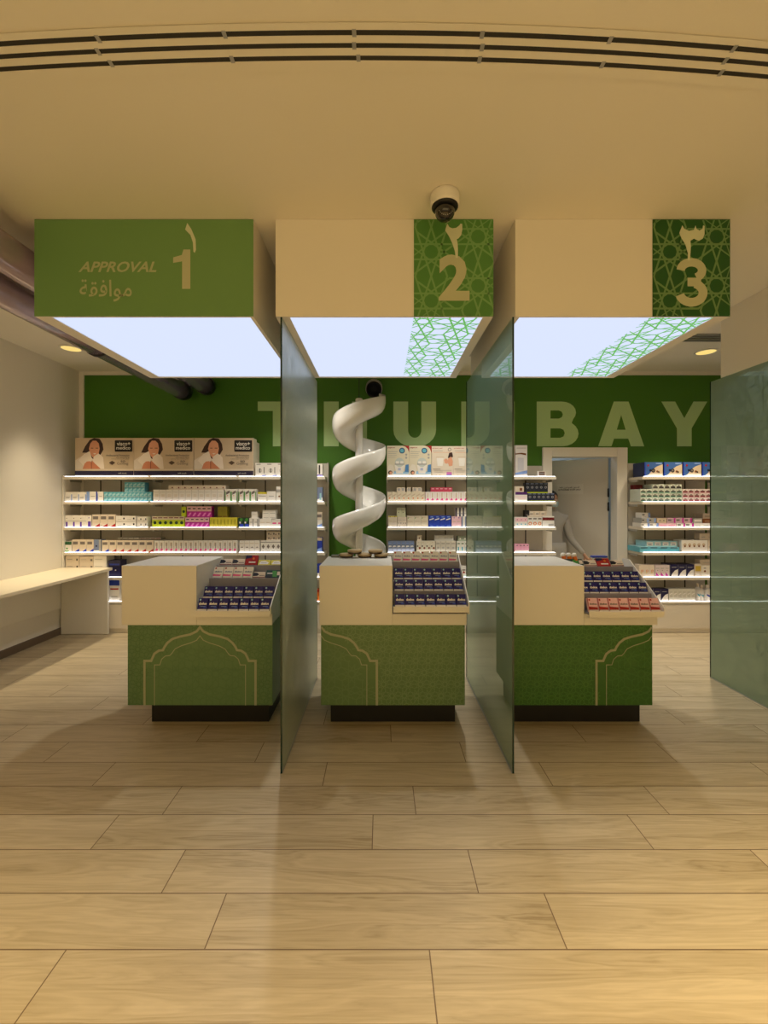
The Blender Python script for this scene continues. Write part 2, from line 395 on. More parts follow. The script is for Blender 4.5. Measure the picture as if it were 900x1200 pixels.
# ceiling slot diffuser (gently curved)
def slot_y(px, base):
    d = px-420; return base + (7.6e-5 if d < 0 else 9.6e-5)*d*d
ad = thing('air_diffuser', (0, 1.45, CZ), 'long curved triple-slot air diffuser across the front ceiling', 'air vent')
def arc_band(ya, yb_, za, zb, m, mb):
    vs = []; fs = []; n = 48
    for i in range(n+1):
        px = -130+1160*i/n
        for yy in (ya, yb_):
            Yc = 775/(CY-slot_y(px, yy)); 
            for z in (za, zb): vs.append(((px-CX)*Yc/F, Yc-1.45, z))
    for i in range(n):
        a = 4*i; b = a+4
        fs += [(a, b, b+2, a+2), (a+1, a+3, b+3, b+1), (a, a+1, b+1, b), (a+2, b+2, b+3, a+3)]
    mb.add(vs, fs, m)
b_ = MB(); arc_band(31, 70.5, -.003, -.001, M_GAP, b_); b_.build('slot_backing', ad)
for ya, yb_ in ((25, 33.4), (40.2, 48.8), (55, 63.6), (69.6, 82)):
    b_ = MB(); arc_band(ya, yb_, -.0045, -.003, M_CEIL, b_); b_.build('blade_rail', ad)
for yy, xs in ((37, (115, 263, 415, 565, 715, 860)), (52, (115, 415, 565, 850)), (66.5, (130, 272, 420, 562, 706, 845))):
    for px in xs:
        Yc = 775/(CY-slot_y(px, yy)); x = (px-CX)*Yc/F
        MB().box(x-.007, x+.007, Yc-1.462, Yc-1.438, -.0055, -.0045, M_STEEL).build('clip', ad)
# small far diffusers
for i, (xa, xb, yy) in enumerate(((2.87, 3.55, 4.04), (.62, 1.02, 4.45))):
    v = thing('air_vent', ((xa+xb)/2, yy, CZ), ('short slotted air vent on the rear ceiling at right' if i == 0 else 'small slotted air vent on the ceiling behind the middle canopy'), 'air vent')
    h = (xb-xa)/2
    MB().box(-h, h, -.09, .09, -.003, -.001, M_GAP).build('vent_backing', v)
    for k in range(4): MB().box(-h, h, -.09+k*.05, -.062+k*.05, -.012, -.003, M_STEEL).build('slat', v)

# downlights
for i, (x, y, *_) in enumerate(REAR):
    if i not in (0, 5): continue
    d = thing('recessed_downlight', (x, y, CZ), ('warm round recessed downlight in the rear ceiling near the left wall' if i == 0 else 'warm round recessed downlight in the rear ceiling at right'), 'ceiling light')
    MB().lathe([(.105, -.001), (.105, -.006), (.092, -.010), (.088, -.004)], M_WHITE, seg=28).build('trim_ring', d)
    MB().lathe([(.086, -.0045), (.086, -.006)], emis('downlight_glow', (1, .72, .22), 1.0), seg=28).build('lens', d)

# smoky tubes
for i, (x, zt_) in enumerate(((-2.32, 2.785), (-2.05, 2.845))):
    t = thing('delivery_tube', (x, 2.7, zt_), ('smoky purple overhead tube nearest the left wall, with black strap' if i == 0 else 'smoky purple overhead tube running beside the approval canopy'), 'tube', 'overhead delivery tubes')
    MB().lathe([(.094, -2.2), (.1, -2.2), (.1, 2.28), (.094, 2.28), (.094, -2.19)], M_SMOKE, seg=40, axis='y').build('tube_body', t)
    MB().lathe([(.102, 2.2), (.106, 2.2), (.106, 2.31), (.085, 2.31), (.085, 2.25), (.01, 2.25)], M_DARKM, seg=36, axis='y').build('end_collar', t)
    MB().lathe([(.05, 2.19), (.05, 2.17), (.032, 2.165), (.03, 2.18)], mat('blue_dark_cap', (.05, .07, .16), .15, metal=.5), seg=28, axis='y').build('end_cap', t)
    MB().lathe([(.085, -.0), (.085, .02)], M_DARKM, (0, 2.18, 0), 30, 'y').build('end_plate', t)
    if i == 0: MB().lathe([(.101, .77), (.108, .77), (.108, .80), (.101, .80)], M_BLACK, seg=36, axis='y').build('strap', t)
    for yy in (-1.2, .5):
        MB().tube([(0, yy, .1), (0, yy, 3.049-zt_)], .005, M_STEEL, 8).build('hanger_rod', t)

# ================================================================ canopies
YC0, YC1 = 2.347, 3.52; ZB = 2.514
SIGN = [
 dict(x0=-1.906, x1=-.704, l=.085, r=.02, label='all-green hanging light canopy numbered 1 above the left counter'),
 dict(x0=-.582, x1=.615, l=.075, r=.055, label='cream hanging light canopy numbered 2 with mid-green patterned corner'),
 dict(x0=.737, x1=1.915, l=.025, r=.075, label='cream hanging light canopy numbered 3 with dark green patterned corner')]
G1 = mat('sign_green_one', (.15, .31, .10), .45); G2 = mat('sign_green_two', (.075, .24, .045), .45); G2L = mat('sign_green_two_line', (.17, .36, .11), .45)
G3 = mat('sign_green_three', (.006, .085, .005), .45); G3L = mat('sign_green_three_line', (.14, .27, .09), .45)
M_NUM = mat('sign_number_cream', (.50, .52, .33), .5); M_NUMA = mat('sign_arabic_cream', (.62, .66, .46), .5)
M_TXT1 = mat('sign_text_cream', (.42, .47, .26), .5)
M_PLINE = mat('panel_green_line', (.12, .5, .12), .5, emit=(.18, .62, .16), estr=.55)
AR1 = [(.12, 1), (.35, .80), (.60, .45), (.62, .1), (.55, 0), (.47, .04), (.44, .35), (.30, .60), (.0, .78)]
AR2 = [(.13, 1), (.24, .90), (.42, .86), (.65, .88), (.83, .95), (.90, 1), (1, .99), (1, .82), (.93, .66), (.78, .57), (.68, .545), (.73, .40), (.745, .22), (.74, 0), (.61, 0), (.56, .2), (.42, .42), (.22, .63), (.0, .80), (.04, .88)]
AR3 = [(.12, 1), (.20, .90), (.38, .84), (.58, .87), (.64, 1), (.68, .90), (.80, .85), (.92, .90), (.94, 1), (1, .98), (1, .75), (.93, .62), (.78, .56), (.66, .59), (.58, .62), (.44, .56), (.46, .40), (.44, .18), (.42, 0), (.33, 0), (.34, .2), (.24, .45), (.08, .64), (.0, .78)]
for i, c in enumerate(SIGN):
    xm = (c['x0']+c['x1'])/2
    t = thing('light_canopy', (xm, YC0, ZB), c['label'], 'hanging canopy', 'hanging light canopies')
    a = c['x0']-xm; b = c['x1']-xm; D = YC1-YC0; H = CZ-ZB
    body = MB().box(a, b, 0, D, .012, H-.001, M_WHITE2)
    body.box(a, b, 0, .012, 0, .012, M_WHITE2).box(a, b, D-.03, D, 0, .012, M_WHITE2).box(a, a+c['l'], .012, D-.03, 0, .012, M_WHITE2).box(b-c['r'], b, .012, D-.03, 0, .012, M_WHITE2)
    body.build('canopy_body', t)
    MB().box(a+c['l'], b-c['r'], .014, D-.032, .004, .011, M_PANEL).build('light_panel', t); lp = [o for o in t.children if o.name.startswith('light_panel')][0]
    s = MB()
    if i == 0:
        s.box(a, b, -.004, -.0005, .0, H-.004, G1); face = s.build('green_sign_face', t)
        s = MB(); fx = lambda px: X(px, YC0)-xm; fz = lambda py: Z(py, YC0)-ZB
        text_on(s, 'APPROVAL', fx(92.5), fx(184), fz(319.5), fz(307), -.005, M_TXT1, .022, .32)
        text_on(s, '\uFE94\uFED8\uFED3\uFE8D\uFEEE\uFEE3', fx(94), fx(155), fz(354), fz(328), -.005, M_TXT1, .008)
        s.build('lettering', face)
        s = MB(); u0, u1, v0, v1 = fx(203.5), fx(223.5), fz(339), fz(293)
        flat(s, [[(u0+(u1-u0)*p, v0+(v1-v0)*q) for p, q in [(.52, 0), (1, 0), (1, 1), (.60, 1), (.50, .86), (.0, .80), (.0, .66), (.52, .70)]]], -.005, M_NUM)
        u0, u1, v0, v1 = fx(217.5), fx(238), fz(297), fz(262)
        flat(s, [[(u0+(u1-u0)*p, v0+(v1-v0)*q) for p, q in AR1]], -.0055, M_NUMA)
        s.build('number', face)
    else:
        gx0 = X(485 if i == 1 else 764.5, YC0)-xm; g, gl = (G2, G2L) if i == 1 else (G3, G3L)
        s.box(gx0, b, -.004, -.0005, 0, H-.004, g)
        star_lines(s, gx0, b, 0, H-.004, .27, .0105, lambda u, v: (u, -.0048, v), gl, flip=True)
        face = s.build('green_sign_face', t)
        # pattern continues on the lit panel
        p = MB(); star_lines(p, gx0+.0, b-c['r'], .02, D-.035, .23, .011, lambda u, v: (u, v, .0035), M_PLINE, flip=True, off=(0, 0, -1))
        p.build('panel_pattern', lp)
        s = MB()
        if i == 1:
            d0, d1, e0, e1 = X(514, YC0)-xm, X(550, YC0)-xm, Z(353, YC0)-ZB, Z(299, YC0)-ZB
            text_on(s, '2', d0, d1, e0, e1, -.0062, M_NUM, .035)
            d0, d1, e0, e1 = X(521.5, YC0)-xm, X(541.5, YC0)-xm, Z(303, YC0)-ZB, Z(263, YC0)-ZB
            flat(s, [[(d0+(d1-d0)*p, e0+(e1-e0)*q) for p, q in AR2]], -.0070, M_NUMA)
        else:
            d0, d1, e0, e1 = X(790.5, YC0)-xm, X(828, YC0)-xm, Z(360, YC0)-ZB, Z(303, YC0)-ZB
            w3 = d1-d0; h3 = e1-e0; k3 = .024
            arc = [(d0+.5*w3+(.47*w3-k3)*cos(R(q)), e0+.745*h3+(.255*h3-k3)*sin(R(q))) for q in range(178, -71, -12)]
            arc2 = [(d0+.5*w3+(.5*w3-k3)*cos(R(q)), e0+.285*h3+(.285*h3-k3)*sin(R(q))) for q in range(72, -178, -12)]
            ribbon(s, arc, .046, lambda u, v: (u, -.0062, v), M_NUM); ribbon(s, arc2, .048, lambda u, v: (u, -.0064, v), M_NUM)
            s.box(d0+.38*w3, d0+.80*w3, -.0067, -.0060, e0+.5*h3-.022, e0+.5*h3+.024, M_NUM)
            d0, d1, e0, e1 = X(795, YC0)-xm, X(824.5, YC0)-xm, Z(306, YC0)-ZB, Z(265, YC0)-ZB
            flat(s, [[(d0+(d1-d0)*p, e0+(e1-e0)*q) for p, q in AR3]], -.0072, M_NUMA)
        s.build('number', face)
t = thing('light_canopy', (3.4, YC0, ZB), 'plain cream hanging canopy at the right edge above the frosted screen', 'hanging canopy', 'hanging light canopies')
MB().box(-.60, .6, 0, YC1-YC0, .0, CZ-ZB-.001, M_WHITE2).build('canopy_body', t)
MB().box(-.5, .5, .06, 1.1, -.008, 0, M_PANEL).build('light_panel', t)

# ================================================================ glass screens
def screen(x, label):
    t = thing('glass_screen', (x, YC0, 0), label, 'glass partition', 'tall glass partitions between the counters')
    L_ = 1.28; H = 2.512
    MB().box(-.006, 0, .002, L_, .004, H, M_PANE).build('pane', t)
    MB().box(.0005, .0018, .002, L_, .004, H, M_FILM).build('frosted_film', t)
    e = MB(); star_lines(e, .01, L_-.01, .01, H-.01, .22, .008, lambda u, v: (.0022, u, v), M_ETCH, off=(1, 0, 0)); e.build('etched_pattern', t)
    MB().box(-.007, .003, 0, .002, .0, H, M_GEDGE).build('edge_strip', t); MB().box(-.007, .003, L_, L_+.002, 0, H, M_GEDGE).build('edge_strip', t)
    MB().box(-.01, .006, .002, L_, 0, .004, M_STEEL).build('floor_channel', t)
    return t
screen(-.549, 'tall frosted glass screen between the left and middle counters')
screen(.727, 'tall reflective glass screen between the middle and right counters')
screen(2.80, 'tall frosted glass screen at the right edge of the photo')

# ================================================================ security camera
sc_ = thing('security_camera', (.321, 2.16, CZ), 'white round dome security camera on the ceiling above number 2', 'camera')
MB().lathe([(.070, 0), (.074, -.01), (.074, -.055), (.068, -.062)], M_WHITE, seg=32).build('housing', sc_)
MB().lathe([(.067, -.060), (.066, -.066), (.050, -.074), (.045, -.070)], M_BLACK, seg=32).build('shroud', sc_)
MB().lathe([(.050, -.068), (.050, -.085)]+[(.050*cos(a*pi/16), -.085-.050*sin(a*pi/16)) for a in range(1, 8)]+[(.002, -.135)], mat('dark_dome', (.012, .011, .010), .05, coat=.5), seg=28).build('dome', sc_)
MB().box(-.05, -.045, -.0735+.02, -.05, -.04, -.012, M_BLACK).build('label_mark', sc_)
for k in range(9):
    a = R(200+k*17); MB().lathe([(.0022, 0), (.0022, .002)], M_STEEL, (.034*cos(a), -.038, -.095+.030*sin(a)), 8, 'y').build('infrared_lamp', sc_)

# ================================================================ counters
OUT = [(0, .51), (-.021, .483), (-.062, .463), (-.133, .448), (-.18, .433), (-.213, .407), (-.233, .378), (-.241, .36), (-.268, .357), (-.297, .337), (-.311, .307), (-.318, .29), (-.362, .29), (-.362, 0)]
INN = [(0, .454), (-.021, .425), (-.062, .407), (-.121, .389), (-.162, .369), (-.185, .337), (-.197, .325), (-.226, .322), (-.25, .301), (-.262, .264), (-.297, .264), (-.297, 0)]
def smooth_poly(p, n=4):
    return p
def inside(x, y, poly):
    r = False; j = len(poly)-1
    for i in range(len(poly)):
        if (poly[i][1] > y) != (poly[j][1] > y) and x < (poly[j][0]-poly[i][0])*(y-poly[i][1])/(poly[j][1]-poly[i][1])+poly[i][0]: r = not r
        j = i
    return r
YF = 2.78
C = [dict(x0=-1.694, x1=-.711, g0=-1.655, g1=-.711, p0=-1.56, p1=-.765, bx0=-1.694, bx1=-1.205, arch=-1.183, half=0,
          base=(.125, .24, .10), line=(.09, .19, .075), lab='left'),
     dict(x0=-.405, x1=.556, g0=-.394, g1=.544, p0=-.345, p1=.50, bx0=-.405, bx1=.072, arch=-.392, half=1,
          base=(.12, .225, .085), line=(.20, .31, .15), lab='middle'),
     dict(x0=.83, x1=1.80, g0=.85, g1=1.767, p0=.88, p1=1.755, bx0=.83, bx1=1.322, arch=1.764, half=-1,
          base=(.032, .135, .01), line=(.07, .21, .03), lab='right')]
for i, c in enumerate(C):
    labs = ['left service counter, white block over green front with full arch outline',
            'middle service counter, green patterned front with half arch at its left',
            'right service counter, dark green front with half arch at its right']
    xm = (c['x0']+c['x1'])/2
    t = thing('service_counter', (xm, YF, 0), labs[i], 'counter', 'service counters')
    f = lambda v: v-xm
    MB().box(f(c['p0']), f(c['p1']), .12, .52, 0, .168, M_BLACK).build('plinth', t)
    gm = mat('counter_green_%d' % i, c['base'], .4); lm = mat('counter_green_line_%d' % i, c['line'], .4)
    fm = mat('counter_faint_line_%d' % i, tuple(.6*a+.4*b for a, b in zip(c['base'], c['line'])), .4)
    dm = mat('counter_arch_green_%d' % i, tuple(a*.8 for a in c['base']), .4)
    gb = MB().box(f(c['g0']), f(c['g1']), .004, .56, .167, .70, gm).build('green_body', t)
    am = mat('arch_outline_%d' % i, [(.38, .41, .27), (.40, .42, .28), (.33, .35, .22)][i], .5)
    ax = f(c['arch'])
    def arch(path):
        L_ = [(ax+x, .167+z) for x, z in path][::-1]; R_ = [(ax-x, .167+z) for x, z in path]
        return L_+R_[1:] if c['half'] == 0 else (R_ if c['half'] == 1 else L_)
    full = [(ax+x, .167+z) for x, z in OUT][::-1]+[(ax-x, .167+z) for x, z in OUT][1:]
    fulli = [(ax+x, .167+z) for x, z in INN][::-1]+[(ax-x, .167+z) for x, z in INN][1:]
    pat = MB()
    u0, u1, v0, v1 = f(c['g0']), f(c['g1']), .168, .688
    star_lines(pat, u0, u1, v0, v1, .080, .0034, lambda u, v: (u, .0032, v), lm, keep=lambda u, v: not inside(u, v, full))
    star_lines(pat, u0, u1, v0, v1, .13, .006, lambda u, v: (u, .0032, v), fm, keep=lambda u, v: inside(u, v, fulli))
    pat.build('star_pattern', gb)
    ar = MB()
    ribbon(ar, arch(OUT), .015, lambda u, v: (min(max(u, u0), u1), .0016, min(v, .69)), am)
    ribbon(ar, arch(INN), .005, lambda u, v: (min(max(u, u0), u1), .0016, min(v, .69)), am)
    ar.build('arch_outline', gb)
    # white top: L-shaped section, high block and low ledge
    MB().box(f(c['x0']), f(c['bx1']), 0, .47, .69, 1.078, M_WHITE).build('high_block', t, bevel=.003)
    MB().box(f(c['bx1'])+.0005, f(c['x1']), 0, .52, .69, .765, M_WHITE).build('low_ledge', t, bevel=.003)

# display racks -----------------------------------------------------
def carton(w, d, h, color, decals, name='carton', top=None):
    mb = MB(); mb.box(-w/2, w/2, 0, d, 0, h, color)
    if top: mb.box(-w/2-.0003, w/2+.0003, -.0003, d+.0003, h-.0005, h+.0004, top)
    for dd in decals:
        k = dd[0]; m = dd[-1]; y = -.0008 - .0002*decals.index(dd)
        if k == 'r':
            _, a, b, c_, e, _ = dd
            mb.add([(-w/2+a*w, y, b*h), (-w/2+c_*w, y, b*h), (-w/2+c_*w, y, e*h), (-w/2+a*w, y, e*h)], [(0, 1, 2, 3)], m)
        elif k == 'p':
            pts = dd[1]; mb.add([(-w/2+a*w, y, b*h) for a, b in pts], [tuple(range(len(pts)))], m)
        elif k == 'c':
            _, cx, cz, r, _ = dd
            mb.add([(-w/2+cx*w+r*cos(q*pi/8), y, cz*h+r*sin(q*pi/8)) for q in range(16)], [tuple(range(16))], m)
        elif k == 't':
            _, s, a, b, c_, e, bo, _ = dd
            text_on(mb, s, -w/2+a*w, -w/2+c_*w, b*h, e*h, y, m, bo)
    return mb.mesh(name)
WHT = ink(236, 232, 226); CRM = ink(222, 208, 190); GRYT = ink(120, 112, 108); BLK = ink(20, 18, 24); NAVY = ink(22, 20, 72); BLUE = ink(34, 62, 178)
RED = ink(170, 28, 28); DRED = ink(110, 16, 26); PINK = ink(226, 90, 150); TEAL = ink(96, 178, 200); LTEAL = ink(160, 210, 222); LIME = ink(196, 214, 40); YEL = ink(212, 200, 60)
MAG = ink(196, 40, 160); ORG = ink(226, 120, 40); GRN = ink(70, 150, 60); DGRN = ink(16, 60, 44); PURP = ink(96, 60, 170); TAN = ink(206, 186, 160); LBLUE = ink(130, 160, 220); SKIN = ink(222, 160, 130); HAIR = ink(52, 26, 24); BRN = ink(120, 70, 30)
IND = ink(26, 22, 112); GREY = ink(170, 168, 164); PPINK = ink(240, 196, 206); MINT = ink(170, 220, 200); SLATE = ink(120, 136, 172)
ORD = ['first', 'second', 'third', 'fourth', 'fifth', 'sixth', 'seventh', 'eighth', 'ninth', 'tenth', 'eleventh', 'twelfth', 'thirteenth', 'fourteenth', 'fifteenth', 'sixteenth', 'seventeenth', 'eighteenth']
def inst(name, me, loc, label, cat, group, rot=(0, 0, 0)):
    o = bpy.data.objects.new(name, me); COL.objects.link(o); o.location = loc; o.rotation_euler = rot
    return tag(o, label, cat, group)
def gum(bg, strip, logo=WHT, foot=WHT):
    return [('r', .0, .0, 1, .16, foot), ('r', .15, .50, .88, .62, logo), ('p', [(.2, .44), (.9, .44), (.8, .38), (.3, .38)], strip), ('c', .2, .85, .006, ink(150, 200, 235)), ('r', .45, .20, .8, .3, strip)]
PK = {}
def pack(kind, w=.060, h=.080, d=.022):
    key = (kind, w, h)
    if key in PK: return PK[key]
    bg, dec = {
     'blue': (IND, [('r', 0, 0, 1, .13, WHT), ('t', 'ıbıloı', .12, .46, .9, .66, .05, WHT), ('r', .3, .32, .85, .36, LBLUE), ('c', .2, .86, .006, LTEAL), ('r', .62, .18, .95, .30, BLUE)]),
     'pink': (WHT, [('r', 0, 0, 1, .12, WHT), ('p', [(0, .14), (.75, .14), (.9, .26), (0, .32)], PINK), ('t', 'ıbıloı', .15, .48, .9, .62, .05, SLATE), ('c', .2, .86, .006, RED)]),
     'red': (PPINK, [('r', 0, 0, 1, .10, WHT), ('p', [(.05, .12), (.95, .12), (.95, .30), (.05, .36)], RED), ('t', 'ıbıloı', .15, .48, .9, .62, .05, GRYT), ('r', 0, .1, .06, 1, RED), ('c', .2, .86, .006, RED)]),
     'tan': (CRM, [('p', [(.0, .25), (.35, .3), (.5, .55), (.3, .85), (.0, .9)], BLK), ('r', .5, .3, .95, .42, GRYT), ('r', .5, .55, .9, .65, TAN), ('r', 0, 0, 1, .12, DRED)]),
     'ruby': (RED, [('p', [(.0, .6), (.5, .75), (.5, 1), (0, 1)], NAVY), ('r', .3, .2, .85, .34, WHT), ('c', .65, .65, .009, ORG)]),
     'green': (DGRN, [('p', [(.5, .1), (.8, .1), (.72, .9), (.42, .9)], GRN), ('r', .78, .3, .98, .8, CRM), ('r', .08, .5, .45, .62, WHT), ('r', .0, .0, .4, .3, BLK)]),
     'yellow': (YEL, [('p', [(.08, .1), (.8, .1), (.88, .45), (.6, .75), (.2, .7)], WHT), ('r', .25, .3, .7, .42, GREY)]),
    }[kind]
    PK[key] = carton(w, d, h, bg, dec, 'snack_pack'); return PK[key]
TRAYN = [0]
def rack(ci, x0, x1, rows, label):
    """rows: (Yfront, pybottom, tray_id, [(kind,n,w,h,lean)])"""
    t = thing('display_rack', ((x0+x1)/2, YF, .765), label, 'display rack', 'stepped display racks on the counters')
    xm = (x0+x1)/2; z_ = .765
    trays = {}
    zs = [(y, Z(py, y)) for y, py, _, _ in rows]
    for k, (y, py, tr, _) in enumerate(rows): trays.setdefault(tr, []).append(zs[k])
    ks = sorted(trays)
    for q, tr in enumerate(ks):
        idx = [k for k in range(len(rows)) if rows[k][2] == tr]
        mb = MB()
        for k in idx:
            y, z = zs[k]; y0 = y-.020-YF; z0 = z-.011-z_
            ny, nz = (zs[k+1][0]-.021-YF, zs[k+1][1]-.011-z_) if k+1 < len(zs) else (y+.11-YF, z0+.05)
            mb.box(x0-xm, x1-xm, y0, ny, z0-.008, z0, M_TRAY)
            mb.box(x0-xm, x1-xm, ny-.004, ny, z0, nz-.0085, M_TRAY)
            if k == idx[0]: mb.box(x0-xm, x1-xm, y0-.006, y0-.0002, z0-.02, z0+.018, M_WHITE if q == 0 else M_TRAY)
        mb.build('tray', t)
    ya, za = zs[0]; yb_, zb = zs[-1]
    prof = [(ya-YF-.028, 0.001), (yb_-YF+.11, 0.001), (yb_-YF+.11, zb-z_+.05), (yb_-YF+.02, zb-z_+.05), (ya-YF-.028, za-z_+.03)]
    if ya-YF-.028 < 0: prof = [(0.0, .001)]+prof[1:]+[(ya-YF-.028, .012)]
    for xx in (x1-xm, ) + (() if ci else ()):
        MB().prism(prof, lambda u, v, t_: (xx+(.006 if not t_ else 0), u, v), M_WHITE).build('side_panel', t)
    MB().box(x0-xm, x1-xm, .40, .406, .001, zb-z_+.03, M_WHITE).build('back_panel', t)
    place = ['bottom', 'second', 'third', 'top']
    cn = C[ci]['lab']
    for k, (y, py, tr, items) in enumerate(rows):
        z = zs[k][1]+.001; x = x0+.012
        for (kind, n, w, h, lean, word) in items:
            pitch = w+.0045
            for j in range(n):
                lb = f"{word}, " + (f"{ORD[j]} from left, " if n > 1 else '') + f"{place[k]} row of the {cn} counter rack"
                inst('snack_pack', pack(kind, w, h), (x+w/2, y, z+(.0 if lean < 28 else .006)), lb, 'packet', f"{word}s on the {place[k]} row of the {cn} rack", (-R(lean), 0, 0))
                x += pitch
# left
rack(0, -1.200, -.7115, [
  (2.745, 716, 0, [('blue', 7, .0625, .082, 24, 'navy blue packet')]),
  (2.84, 701, 0, [('blue', 7, .0625, .078, 24, 'navy blue packet')]),
  (3.00, 678, 1, [('pink', 4, .066, .080, 30, 'white and pink packet'), ('tan', 1, .085, .045, 40, 'tan and black packet'), ('green', 1, .10, .060, 40, 'dark green packet')]),
  (3.13, 663, 2, [('tan', 2, .088, .05, 40, 'tan and black packet'), ('ruby', 1, .09, .075, 30, 'red packet'), ('yellow', 2, .09, .045, 45, 'yellow and white packet')])],
  'stepped display rack on the left counter, yellow packets on top')
rack(1, .076, .556, [
  (2.75, 711, 0, [('blue', 7, .062, .080, 24, 'navy blue packet')]),
  (2.87, 692.5, 1, [('blue', 7, .062, .078, 24, 'navy blue packet')]),
  (2.95, 679, 1, [('blue', 7, .062, .078, 24, 'navy blue packet')]),
  (3.08, 658.7, 2, [('pink', 7, .062, .080, 24, 'white and pink packet')])],
  'stepped display rack on the middle counter with pink-white top row')
rack(2, 1.326, 1.80, [
  (2.745, 716.6, 0, [('red', 7, .062, .085, 24, 'pale pink and red packet')]),
  (2.87, 695.6, 1, [('blue', 7, .0615, .074, 24, 'navy blue packet')]),
  (2.95, 682, 1, [('blue', 7, .0605, .074, 24, 'navy blue packet')]),
  (3.08, 664.5, 2, [('green', 1, .125, .060, 40, 'dark green packet'), ('tan', 1, .09, .05, 40, 'tan and black packet nearest the green one'), ('ruby', 1, .095, .065, 38, 'red packet'), ('tan', 1, .09, .05, 40, 'tan and black packet at the right end')])],
  'stepped display rack on the right counter with red bottom row')
# orange sachets in a leaning row at the right counter
for j, (x, y) in enumerate(((1.356, 3.14), (1.392, 3.13), (1.428, 3.12))):
    t = thing('orange_sachet', (x, y, 1.032), f"{['leftmost', 'middle', 'rightmost'][j]} of three white-topped orange sachets beside the right counter rack", 'packet', 'orange sachets on the right counter')
    t.rotation_euler = (R(-8), R(-12), 0); t.scale = (.8, .8, 1)
    MB().lathe([(.004, 0), (.018, .004), (.021, .03), (.019, .058), (.012, .066)], ORG, seg=16).build('wrapper', t)
    MB().lathe([(.0205, .018), (.0222, .022), (.0222, .028), (.0205, .032)], BRN, seg=16).build('stripe', t)
    MB().lathe([(.016, .062), (.023, .066), (.024, .074), (.018, .084), (.006, .088)], WHT, seg=16).build('cap', t)
tag(MB().box(-.055, .055, -.02, .02, 0, .014, BLUE).build('blue_card', None, (1.60, 3.14, 1.083), bevel=.003), 'small blue card at the back of the right counter rack', 'card')
# tan tins on middle counter
M_TIN = mat('tan_wooden_tin', (.42, .30, .15), .4); M_TIN2 = mat('tin_dark_base', (.06, .035, .015), .5)
tins = [(-.262, 3.19, 0, 'leftmost'), (-.125, 3.19, 0, 'middle'), (-.003, 3.19, 0, 'rightmost')]
def tin(x, y, z, lb):
    t = thing('round_tin', (x, y, 1.079+z), lb, 'tin', 'round tan tins on the middle counter')
    MB().lathe([(.045, 0), (.05, .004), (.05, .012), (.046, .014)], M_TIN2, seg=28).build('tin_base', t)
    MB().lathe([(.052, .0125), (.054, .015), (.054, .024), (.050, .028)], M_TIN, seg=28).build('lid', t)
for x, y, z, w in tins: tin(x, y, z, f"{w} round tan tin in the lower row on the middle counter")
tin(-.20, 3.19, .0285, 'round tan tin stacked on the left pair of tins, middle counter')
tin(-.045, 3.19, .0285, 'round tan tin stacked on the right pair of tins, middle counter')
tag(MB().box(-.03, .03, -.03, .03, 0, .016, mat('grey_pad', (.16, .17, .14), .6)).build('grey_pad', None, (-.345, 3.2, 1.079), bevel=.004), 'small dark grey pad at left back corner of the middle counter', 'pad')

# ================================================================ wall desk at left
t = thing('wall_desk', (-3.33, 4.0, 0), 'long cream desk fixed along the left wall', 'desk')
M_DESK = mat('desk_top_cream', (.80, .72, .56), .35)
MB().box(-.288, .28, -3.2, .84, .715, .745, M_DESK).build('desk_top', t, bevel=.004)
MB().box(-.27, .255, .79, .82, .004, .714, M_WHITE).build('leg_panel', t, bevel=.003)
MB().box(-.288, -.262, -3.2, .785, .30, .714, M_WHITE).build('modesty_panel', t, bevel=.003)

# ================================================================ shelving
YS0, YS1 = 4.83, 5.128
ZS = [1.775, 1.49, 1.20, .915, .635, .36]
BAYS = [(-3.600, -2.632, 'left shelving bay next to the left wall', (94, 118, 142)), (-2.628, -1.632, 'second shelving bay from the left wall', (166, 190, 214, 238)), (-1.628, -.64, 'third shelving bay from the left wall, behind the left screen', (263, 287, 311)),
        (.06, 1.018, 'shelving bay just right of the white spiral chute', (475.8, 499, 522, 546.7)), (1.022, 1.98, 'shelving bay just left of the doorway', (560, 584, 616)),
        (2.955, 3.905, 'shelving bay just right of the doorway', (756, 779, 802.7)), (3.91, 4.60, 'shelving bay behind the far right glass screen', (850, 870))]
for bi, (a, b, lab, seams) in enumerate(BAYS):
    t = thing('shelving_unit', ((a+b)/2, YS1, 0), lab, 'shelving', 'wall shelving bays')
    xm = (a+b)/2; a -= xm; b -= xm
    top = 1.80 if bi not in (2, 4, 5) else 1.95
    bw = b if bi != 5 else X(827, 5.1)-xm
    bp = MB().box(a, bw, -.016, -.002, .0, top if bi != 4 else 1.92, M_BACKP)
    for px in seams:
        x = X(px, 5.11)-xm
        if a+.01 < x < b-.01: bp.box(x-.007, x+.007, -.018, -.016, .36, 1.76, M_GAP)
    bp.build('back_panel', t)
    for k, z in enumerate(ZS):
        if k == 5: continue
        sh = MB().box(a, b, -.298, -.018, z-.030, z, M_SHELF).build('shelf', t)
        MB().box(a+.015, b-.015, -.2975, -.2925, z+.0005, z+.005, M_LED).build('light_strip', sh)
        for q in (a, b-.012): MB().box(q, q+.012, -.20, -.018, z-.055, z-.0302, M_STEEL).build('bracket', sh)
    MB().box(a, b, -.298, -.018, .055, .36, M_SHELF).box(a, b, -.30, -.298, .33, .335, M_GAP).box(a, b, -.28, -.018, 0, .055, M_SHELF).build('base_cabinet', t)
    MB().box(a+.015, b-.015, -.2975, -.2925, .3605, .3665, M_LED).build('light_strip', t)
    if bi in (0,): MB().box(a-.016, a-.001, -.298, -.021, 0, 1.79, M_WHITE).build('side_panel', t)
    if bi == 2: MB().box(b+.001, b+.016, -.10, -.001, 0, 1.95, M_BACKP).build('side_panel', t)

